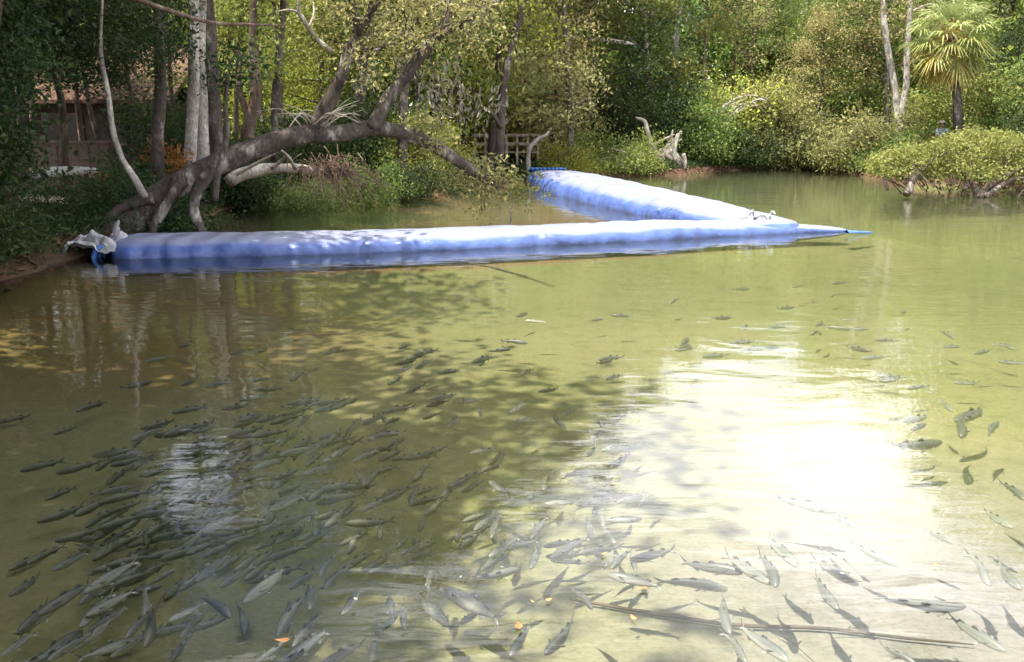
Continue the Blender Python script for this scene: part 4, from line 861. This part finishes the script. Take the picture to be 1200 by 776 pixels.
# ------------------------------------------------------------------ person on the far bank
def person(px, Y, label):
    z0 = P(px, 143, Y)[2]-1.72; x = X(px, Y)
    o = empty('person', (x, Y, z0)); tag(o, label, 'person')
    def skin(name, V, E, Rr, m, parent=o):
        me = bpy.data.meshes.new(name); me.from_pydata(V, E, []); ob = link(name, me, m, parent)
        md = ob.modifiers.new('skin', 'SKIN'); md.use_smooth_shade = True
        for k, r in enumerate(Rr): me.skin_vertices[0].data[k].radius = r if isinstance(r, tuple) else (r, r)
        me.skin_vertices[0].data[0].use_root = True
        ob.modifiers.new('sub', 'SUBSURF').levels = 2; ob.modifiers[-1].render_levels = 2
        return ob
    V = [(0, 0, .93), (0, 0, 1.12), (0, 0, 1.32), (0, 0, 1.42), (0, 0, 1.50), (0, -.02, 1.60), (0, -.01, 1.68), (.17, 0, 1.36), (.36, -.16, 1.22), (.56, -.26, 1.26), (-.17, 0, 1.36), (-.24, -.02, 1.10), (-.22, -.16, .9),
         (.09, 0, .86), (.10, -.02, .48), (.10, .02, .08), (.10, -.14, .04), (-.09, 0, .86), (-.10, -.02, .48), (-.10, .02, .08), (-.10, -.14, .04)]
    E = [(0, 1), (1, 2), (2, 3), (3, 4), (4, 5), (5, 6), (2, 7), (7, 8), (8, 9), (2, 10), (10, 11), (11, 12), (0, 13), (13, 14), (14, 15), (15, 16), (0, 17), (17, 18), (18, 19), (19, 20)]
    Rr = [(.16, .11), (.15, .10), (.17, .11), (.08, .07), (.055, .055), (.085, .10), (.075, .085), .07, .05, .035, .07, .05, .035, .09, .06, .045, .04, .09, .06, .045, .04]
    skin('body', V, E, Rr, M['skin'])
    skin('shirt', [(0, 0, .95), (0, 0, 1.14), (0, 0, 1.33), (0, 0, 1.40), (.18, 0, 1.36), (.30, -.11, 1.26), (-.18, 0, 1.36), (-.235, -.02, 1.16)], [(0, 1), (1, 2), (2, 3), (2, 4), (4, 5), (2, 6), (6, 7)], [(.185, .135), (.175, .125), (.19, .13), (.09, .08), .085, .07, .085, .07], M['shirt'])
    skin('trousers', [(0, 0, .95), (.09, 0, .86), (.10, -.02, .48), (.10, .02, .12), (-.09, 0, .86), (-.10, -.02, .48), (-.10, .02, .12)], [(0, 1), (1, 2), (2, 3), (0, 4), (4, 5), (5, 6)], [(.18, .13), .11, .08, .07, .11, .08, .07], M['trousers'])
    b = Buf(); th = np.linspace(0, 2*math.pi, 16, endpoint=False); rings = [(0, 1.70, .21), (0, 1.695, .22), (0, 1.715, .12), (0, 1.76, .11), (0, 1.79, .06), (0, 1.795, .001)]
    v = np.array([[(r*math.cos(t), r*math.sin(t)-.01, z) for t in th] for _, z, r in rings]); i, j = np.meshgrid(np.arange(5), np.arange(16), indexing='ij'); j2 = (j+1) % 16
    b.add(v.reshape(-1, 3), np.stack([i*16+j, i*16+j2, (i+1)*16+j2, (i+1)*16+j], -1).reshape(-1, 4)); link('hat', b.mesh('hat'), M['sand'], o)
M['skin'] = plain_mat('skin', (.45, .28, .20), (.5, .32, .23), 5, .6); M['shirt'] = plain_mat('shirt', (.42, .52, .62), (.5, .6, .7), 8, .8); M['trousers'] = plain_mat('trousers', (.12, .13, .16), (.16, .17, .2), 8, .8)
person(1078, 42.0, 'person in a light blue shirt and white hat behind the waterside bush')

# ------------------------------------------------------------------ fish
def fish_mat():
    m, ns, L = mat('fish_skin')
    tc = node(ns, 'ShaderNodeTexCoord'); sp = node(ns, 'ShaderNodeSeparateXYZ'); L.new(tc.outputs['Object'], sp.inputs[0])
    n1 = node(ns, 'ShaderNodeTexNoise'); n1.inputs['Scale'].default_value = 24; L.new(tc.outputs['Object'], n1.inputs['Vector'])
    ma = node(ns, 'ShaderNodeMath', operation='MULTIPLY_ADD'); ma.inputs[1].default_value = .03; L.new(n1.outputs['Fac'], ma.inputs[0]); L.new(sp.outputs['Z'], ma.inputs[2])
    mr = node(ns, 'ShaderNodeMapRange'); mr.inputs['From Min'].default_value = -.06; mr.inputs['From Max'].default_value = .11; L.new(ma.outputs[0], mr.inputs['Value'])
    rp = ramp(ns, [(.0, (.50, .50, .47)), (.42, (.33, .335, .30)), (.62, (.15, .16, .135)), (1, (.10, .11, .095))]); L.new(mr.outputs[0], rp.inputs['Fac'])
    oi = node(ns, 'ShaderNodeObjectInfo'); hs = node(ns, 'ShaderNodeHueSaturation'); mv = node(ns, 'ShaderNodeMapRange'); mv.inputs['To Min'].default_value = .6; mv.inputs['To Max'].default_value = 1.5
    L.new(oi.outputs['Random'], mv.inputs['Value']); L.new(mv.outputs[0], hs.inputs['Value']); L.new(rp.outputs[0], hs.inputs['Color'])
    pb = node(ns, 'ShaderNodeBsdfPrincipled'); pb.inputs['Roughness'].default_value = .35; pb.inputs['Specular IOR Level'].default_value = .5
    L.new(hs.outputs[0], pb.inputs['Base Color'])
    o = node(ns, 'ShaderNodeOutputMaterial'); L.new(pb.outputs[0], o.inputs['Surface'])
    return m
M['fish'] = fish_mat()
def fish_mesh(bend, ph, deepf=1.0):
    b = Buf(); u = np.array([0, .012, .04, .09, .16, .25, .36, .48, .60, .71, .80, .86, .90])       # nose to tail wrist
    w = np.array([.004, .022, .038, .052, .064, .072, .074, .068, .056, .040, .026, .017, .013]); hgt = np.array([.004, .024, .044, .062, .078, .090, .094, .088, .074, .055, .038, .028, .026])*deepf
    def spine(s): return np.array((.5-s, bend*math.sin(ph+s*4.2)*(.25+s), 0))
    sides = 12; th = np.linspace(0, 2*math.pi, sides, endpoint=False); V = []
    for k in range(len(u)):
        c = spine(u[k]); V.append(np.stack([np.full(sides, c[0]), c[1]+w[k]*np.cos(th), c[2]+hgt[k]*np.sin(th)*np.where(np.sin(th) < 0, .95, .9)], -1))
    V = np.array(V); n = len(u); i, j = np.meshgrid(np.arange(n-1), np.arange(sides), indexing='ij'); j2 = (j+1) % sides
    b.add(V.reshape(-1, 3), np.stack([i*sides+j, i*sides+j2, (i+1)*sides+j2, (i+1)*sides+j], -1).reshape(-1, 4))
    def fin(pts, t=.003):                                # thin solid fin from a quad
        p = np.array(pts, float); nn = np.cross(p[1]-p[0], p[2]-p[0]); nn = nn/(np.linalg.norm(nn)+1e-9)*t
        b.add(np.concatenate([p-nn, p+nn]), [(0, 1, 2, 3), (7, 6, 5, 4), (0, 4, 5, 1), (1, 5, 6, 2), (2, 6, 7, 3), (3, 7, 4, 0)])
    a, e, g = spine(.885), spine(.95), spine(1.03)
    fin([a+(0, 0, .024), g+(0, 0, .095), e+(0, 0, .012), a]); fin([a, e-(0, 0, .012), g-(0, 0, .095), a-(0, 0, .024)])
    d0, d1, d2 = spine(.42), spine(.47), spine(.53); fin([d0+(0, 0, .08), d1+(0, 0, .135), d2+(0, 0, .10), d2+(0, 0, .075)])
    d0, d1, d2 = spine(.66), spine(.71), spine(.78); fin([d0+(0, 0, .055), d1+(0, 0, .10), d2+(0, 0, .06), d2+(0, 0, .036)]); fin([d0-(0, 0, .055), d1-(0, 0, .095), d2-(0, 0, .055), d2-(0, 0, .036)])
    for s in (-1, 1):
        q = spine(.22); fin([q+(0, s*.066, .02), q+(-.03, s*.068, -.005), q+(-.13, s*.115, .005), q+(-.10, s*.13, .02)])
        q = spine(.36); fin([q+(0, s*.04, -.08), q+(-.03, s*.03, -.085), q+(-.10, s*.055, -.105), q+(-.06, s*.07, -.10)])
    return b.mesh('fish')
FM = [fish_mesh(bd, ph, dp) for bd, ph, dp in ((.0, 0, 1), (.045, .3, 1), (-.05, .8, .95), (.08, 1.7, 1.05), (-.085, 2.3, 1), (.03, 3.0, .92))]
for me in FM: me.materials.append(M['fish'])
rng = np.random.default_rng(91); NF = [0]
def put_fish(hx, hy, tx, ty, z, label, group, roll=0.0):
    a, c_ = G(hx, hy, z), G(tx, ty, z); d = a-c_; ln = float(np.linalg.norm(d)); ln = min(max(ln, .2), .56)
    me = FM[rng.integers(0, len(FM))]; o = bpy.data.objects.new('fish', me); COL.objects.link(o)
    o.location = (a+c_)/2; o.rotation_euler = (roll + rng.normal()*.12, rng.normal()*.05, math.atan2(d[1], d[0])); o.scale = (ln, ln*.98, ln*.98); NF[0] += 1
    return tag(o, label, 'fish', group)
hand = [  # head, tail (photograph pixels), label, roll
 (1132, 711, 1029, 705, 'white-sided fish lying nearly level above the sunken branch at lower right', 1.0), (1179, 764, 1108, 720, 'large grey fish slanting down behind the white-sided one', .1), (516, 687, 592, 731, 'large pale fish slanting down to the right at bottom centre', .7),
 (494, 702, 537, 744, 'slim bent silver fish left of the large pale one at bottom centre', .5), (608, 664, 551, 682, 'pale fish just above the large pale one at bottom centre', .5), (270, 723, 233, 695, 'pale-bellied fish turning on its side at lower left', .9),
 (203, 670, 170, 683, 'short pale fish left of the pale-bellied one at lower left', .5), (573, 652, 608, 630, 'pale fish pointing down left above the bottom centre group', .3), (573, 563, 598, 582, 'lone pale pinkish fish slanting right in the middle of the pool', .6),
 (857, 740, 841, 696, 'blue-grey fish hanging head down over the sunken branch', 0), (853, 690, 768, 679, 'long level blue-grey fish above the sunken branch', .3), (712, 673, 776, 688, 'pale level fish touching the long blue-grey one', .3),
 (870, 676, 800, 652, 'blue-grey fish upper left of the fan of four', 0), (906, 685, 847, 649, 'blue-grey fish slanting into the fan of four', 0), (909, 690, 894, 646, 'blue-grey fish pointing down at the fan of four', 0), (933, 664, 903, 629, 'single blue-grey fish just right of the fan of four', 0),
 (1012, 679, 959, 646, 'top fish of the trio slanting down at lower right', 0), (1006, 688, 951, 652, 'middle fish of the trio slanting down at lower right', 0), (982, 714, 953, 673, 'bottom fish of the trio slanting down at lower right', 0),
 (1161, 684, 1132, 649, 'left one of the pair near the right edge of the water', 0), (1197, 693, 1164, 655, 'right one of the pair near the right edge of the water', 0), (1053, 661, 994, 637, 'slim grey fish between the trio and the pair', .2),
 (923, 776, 870, 731, 'grey fish leaving the bottom edge right of the sunken branch bend', 0), (876, 776, 844, 740, 'grey fish at the bottom edge under the head-down one', 0), (1117, 637, 1082, 620, 'small grey fish at the edge of the bright reflection on the right', 0),
 (638, 767, 676, 725, 'dark grey fish pointing down left at the bottom centre edge', 0), (598, 770, 622, 730, 'dark fish under the floating orange leaf at the bottom edge', 0), (694, 714, 670, 687, 'small silver fish at the left end of the sunken branch', .4),
 (1123, 514, 1135, 488, 'upright fish in the small group on the right', 0), (1058, 495, 1088, 485, 'leftmost fish of the small group on the right', 0), (1108, 515, 1040, 528, 'longest and lowest fish of the small group on the right', .4), (1170, 497, 1155, 510, 'rightmost fish of the small group on the right', 0),
 (1117, 481, 1100, 470, 'topmost fish of the small group on the right', 0), (1085, 497, 1067, 505, 'small fish under the leftmost one of the group on the right', 0), (1117, 495, 1155, 478, 'pale fish crossing behind the upright one on the right', .4),
 (1187, 620, 1150, 597, 'dark fish slanting down at the edge of the white reflection near the right border', 0), (1200, 585, 1173, 564, 'fish cut by the right border above the dark slanting one', 0), (982, 597, 908, 587, 'faint level fish under the white reflection', .2),
 (1006, 620, 976, 602, 'small faint fish at the lower edge of the white reflection', 0), (738, 658, 791, 643, 'fish rising to the right beside the pale level one', .2), (1070, 776, 1035, 755, 'fish cut by the bottom edge under the sunken branch end', .3),
 (440, 752, 447, 722, 'dark upright fish leftmost of the bottom trio', 0), (475, 737, 472, 703, 'dark upright fish rightmost of the bottom trio', 0), (456, 699, 462, 733, 'blue-grey upright fish in the middle of the bottom trio', 0), (484, 630, 488, 657, 'lone upright grey fish above the bottom trio', 0),
 (505, 668, 502, 699, 'thin upright fish just right of the bottom trio', .3), (435, 776, 446, 735, 'fish pointing down at the bottom edge below the trio', 0),
]
for hx, hy, tx, ty, lb, roll in hand:
    put_fish(hx, hy, tx, ty, -rng.uniform(.12, .30), lb, 'fish in the creek', roll)
left_list = [(230, 683, 270, 647), (258, 690, 297, 660), (287, 707, 333, 663), (167, 720, 177, 687), (147, 750, 183, 710), (167, 757, 193, 707), (80, 763, 133, 723), (93, 737, 133, 693), (43, 720, 107, 683), (323, 743, 360, 697), (343, 757, 377, 720), (100, 720, 160, 693), (210, 747, 240, 717),
             (20, 740, 60, 705), (55, 775, 110, 740), (10, 700, 50, 672), (380, 690, 410, 660), (300, 776, 345, 745), (200, 776, 225, 742), (120, 690, 165, 660), (400, 720, 425, 690), (60, 670, 105, 645), (130, 770, 170, 745), (340, 690, 372, 662), (5, 765, 40, 745)]
for hx, hy, tx, ty in left_list:
    put_fish(hx, hy, tx, ty, -rng.uniform(.12, .38), 'dark slanting fish crowded in the shaded lower left corner', 'crowded fish at the lower left', rng.choice([0, 0, .4]))
def school(n, px, py, ang, sa, lens, label, group, dens=None):
    k = 0
    while k < n:
        x, y = rng.uniform(*px), rng.uniform(*py)
        if dens and rng.random() > dens(x, y): continue
        z = -rng.uniform(.2, .5); c_ = G(x, y, z); a = R(ang)+rng.normal()*R(sa) + (math.pi if rng.random() < .25 else 0); ln = rng.uniform(*lens)
        me = FM[rng.integers(0, len(FM))]; o = bpy.data.objects.new('fish', me); COL.objects.link(o)
        o.location = c_; o.rotation_euler = (rng.normal()*.2 + (.6 if rng.random() < .15 else 0), rng.normal()*.05, a); o.scale = (ln, ln*.98, ln*.98); tag(o, label, 'fish', group); k += 1; NF[0] += 1
school(118, (90, 570), (410, 650), 234, 20, (.26, .38), 'small dark fish in the dense school across the shaded water at left', 'dense school in the shaded water',
       lambda x, y: math.exp(-((x-340-(530-y)*.55)/170)**2)*math.exp(-((y-530)/85)**2)+.03)
school(44, (560, 760), (420, 660), 235, 30, (.24, .36), 'small fish in the loose band between shade and white reflection', 'loose band in mid pool')
school(30, (560, 1000), (330, 430), 205, 25, (.26, .36), 'tiny fish scattered in the green water below the blue tube', 'scattered fish far out')
school(14, (1000, 1200), (350, 470), 190, 35, (.26, .36), 'tiny fish scattered in the far right water', 'scattered fish at the right')
school(18, (20, 420), (640, 776), 244, 20, (.30, .42), 'dark slanting fish crowded in the shaded lower left corner', 'crowded fish at the lower left')
# the rest of the shoal, too many and too dim to tell apart
b = Buf(); k = 0
while k < 200:
    x, y = rng.uniform(0, 640), rng.uniform(400, 776)
    if rng.random() > math.exp(-((x-300-(560-y)*.6)/190)**2)*math.exp(-((y-590)/110)**2)+.02: continue
    z = -rng.uniform(.3, .58); c_ = G(x, y, z); a = R(238)+rng.normal()*R(22); ln = rng.uniform(.24, .38); me = FM[rng.integers(0, len(FM))]
    v = np.empty(len(me.vertices)*3); me.vertices.foreach_get('co', v); v = v.reshape(-1, 3)*ln
    q = np.empty(len(me.loops), int); me.loops.foreach_get('vertex_index', q)
    ca_, sa_ = math.cos(a), math.sin(a); v = np.column_stack([v[:, 0]*ca_-v[:, 1]*sa_, v[:, 0]*sa_+v[:, 1]*ca_, v[:, 2]]) + c_
    b.add(v, q.reshape(-1, 4)); k += 1
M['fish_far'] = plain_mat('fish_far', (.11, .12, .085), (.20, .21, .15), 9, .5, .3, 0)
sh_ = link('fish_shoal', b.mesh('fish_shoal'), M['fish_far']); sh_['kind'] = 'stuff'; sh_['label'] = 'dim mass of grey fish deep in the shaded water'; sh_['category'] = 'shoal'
print('fish', NF[0])

# ------------------------------------------------------------------ sunken branches and floating leaves
def sunk(l, rr, label, seed):
    rng = np.random.default_rng(seed); q = [G(x, y, -.62) for x, y in l]; q = [np.array((p[0], p[1], gz(p[0], p[1])+.03)) for p in q]
    o = empty('sunken_branch', tuple(q[0])); tag(o, label, 'branch'); b = Buf(); p = smooth_path(q, 6); tube(b, p, rr, 7, .25, rng); under(o, 'stem', b, M['wet_wood'])
    b = Buf()
    for k in range(5):
        s = p[rng.integers(3, len(p)-3)]; e = s + np.array((rng.normal()*.25, rng.normal()*.25, .03)); tube(b, [s, (s+e)/2+(0, 0, .02), e], [rr[0]*.5, rr[0]*.35, .004], 5)
    under(o, 'twig', b, M['wet_wood'])
sunk([(668, 702), (720, 713), (790, 728), (870, 738), (960, 742), (1060, 757), (1140, 766)], [.006, .011, .013, .012, .011, .009, .004], 'long thin dark branch lying on the sand bed at lower right', 1)
sunk([(505, 325), (560, 331), (610, 336), (650, 341)], [.010, .016, .014, .006], 'dark sunken branch on the bed below the middle of the blue tube', 2)
M['leaf_orange'] = plain_mat('leaf_orange', (.42, .17, .06), (.60, .32, .14), 20, .6)
M['leaf_pale'] = plain_mat('leaf_pale', (.66, .60, .50), (.78, .72, .62), 12, .6)
flo = [(331, 751, 'leaf_orange', .085, 'bright orange floating leaf with pale tip at lower left'), (608, 734, 'leaf_orange', .08, 'orange leaf floating over the dark fish at the bottom centre'), (752, 690, 'leaf_orange', .075, 'orange leaf beside the pale level fish'), (742, 724, 'leaf_orange', .06, 'small orange leaf at the sunken branch'),
       (643, 703, 'leaf_orange', .045, 'leftmost of the small orange flecks at bottom centre'), (624, 705, 'leaf_orange', .035, 'tiny orange fleck left of the others at bottom centre'), (708, 649, 'leaf_orange', .05, 'small orange leaf at the edge of the white reflection'), (417, 702, 'leaf_pale', .035, 'white floating fleck at lower left centre'),
       (540, 676, 'leaf_pale', .03, 'white floating fleck above the large pale fish'), (1097, 662, 'leaf_orange', .045, 'small leaf on the bright water at the right')]
for k, (x, y, mm, s, lb) in enumerate(flo):
    q = G(x, y, .012); b = Buf(); u = np.linspace(-1, 1, 7); w = .42*(1-u*u)**.7+.01; a = k*1.7
    v = []
    for uu, ww in zip(u, w): v += [(uu, -ww, .10*uu*uu+.12*ww), (uu, 0, .10*uu*uu), (uu, ww, .10*uu*uu+.12*ww)]
    v = np.array(v)*s*.42; v[:, 1] *= 1+.35*np.sin(k*2.1+v[:, 0]*90); v[:, 2] *= 2.0; q4 = []
    for m in range(6):
        for n_ in range(2): q4.append((m*3+n_, (m+1)*3+n_, (m+1)*3+n_+1, m*3+n_+1))
    b.add(v, q4); o = link('floating_leaf', b.mesh('floating_leaf'), M[mm]); o.location = q; o.rotation_euler = (0, 0, a); tag(o, lb, 'leaf', 'floating leaves')
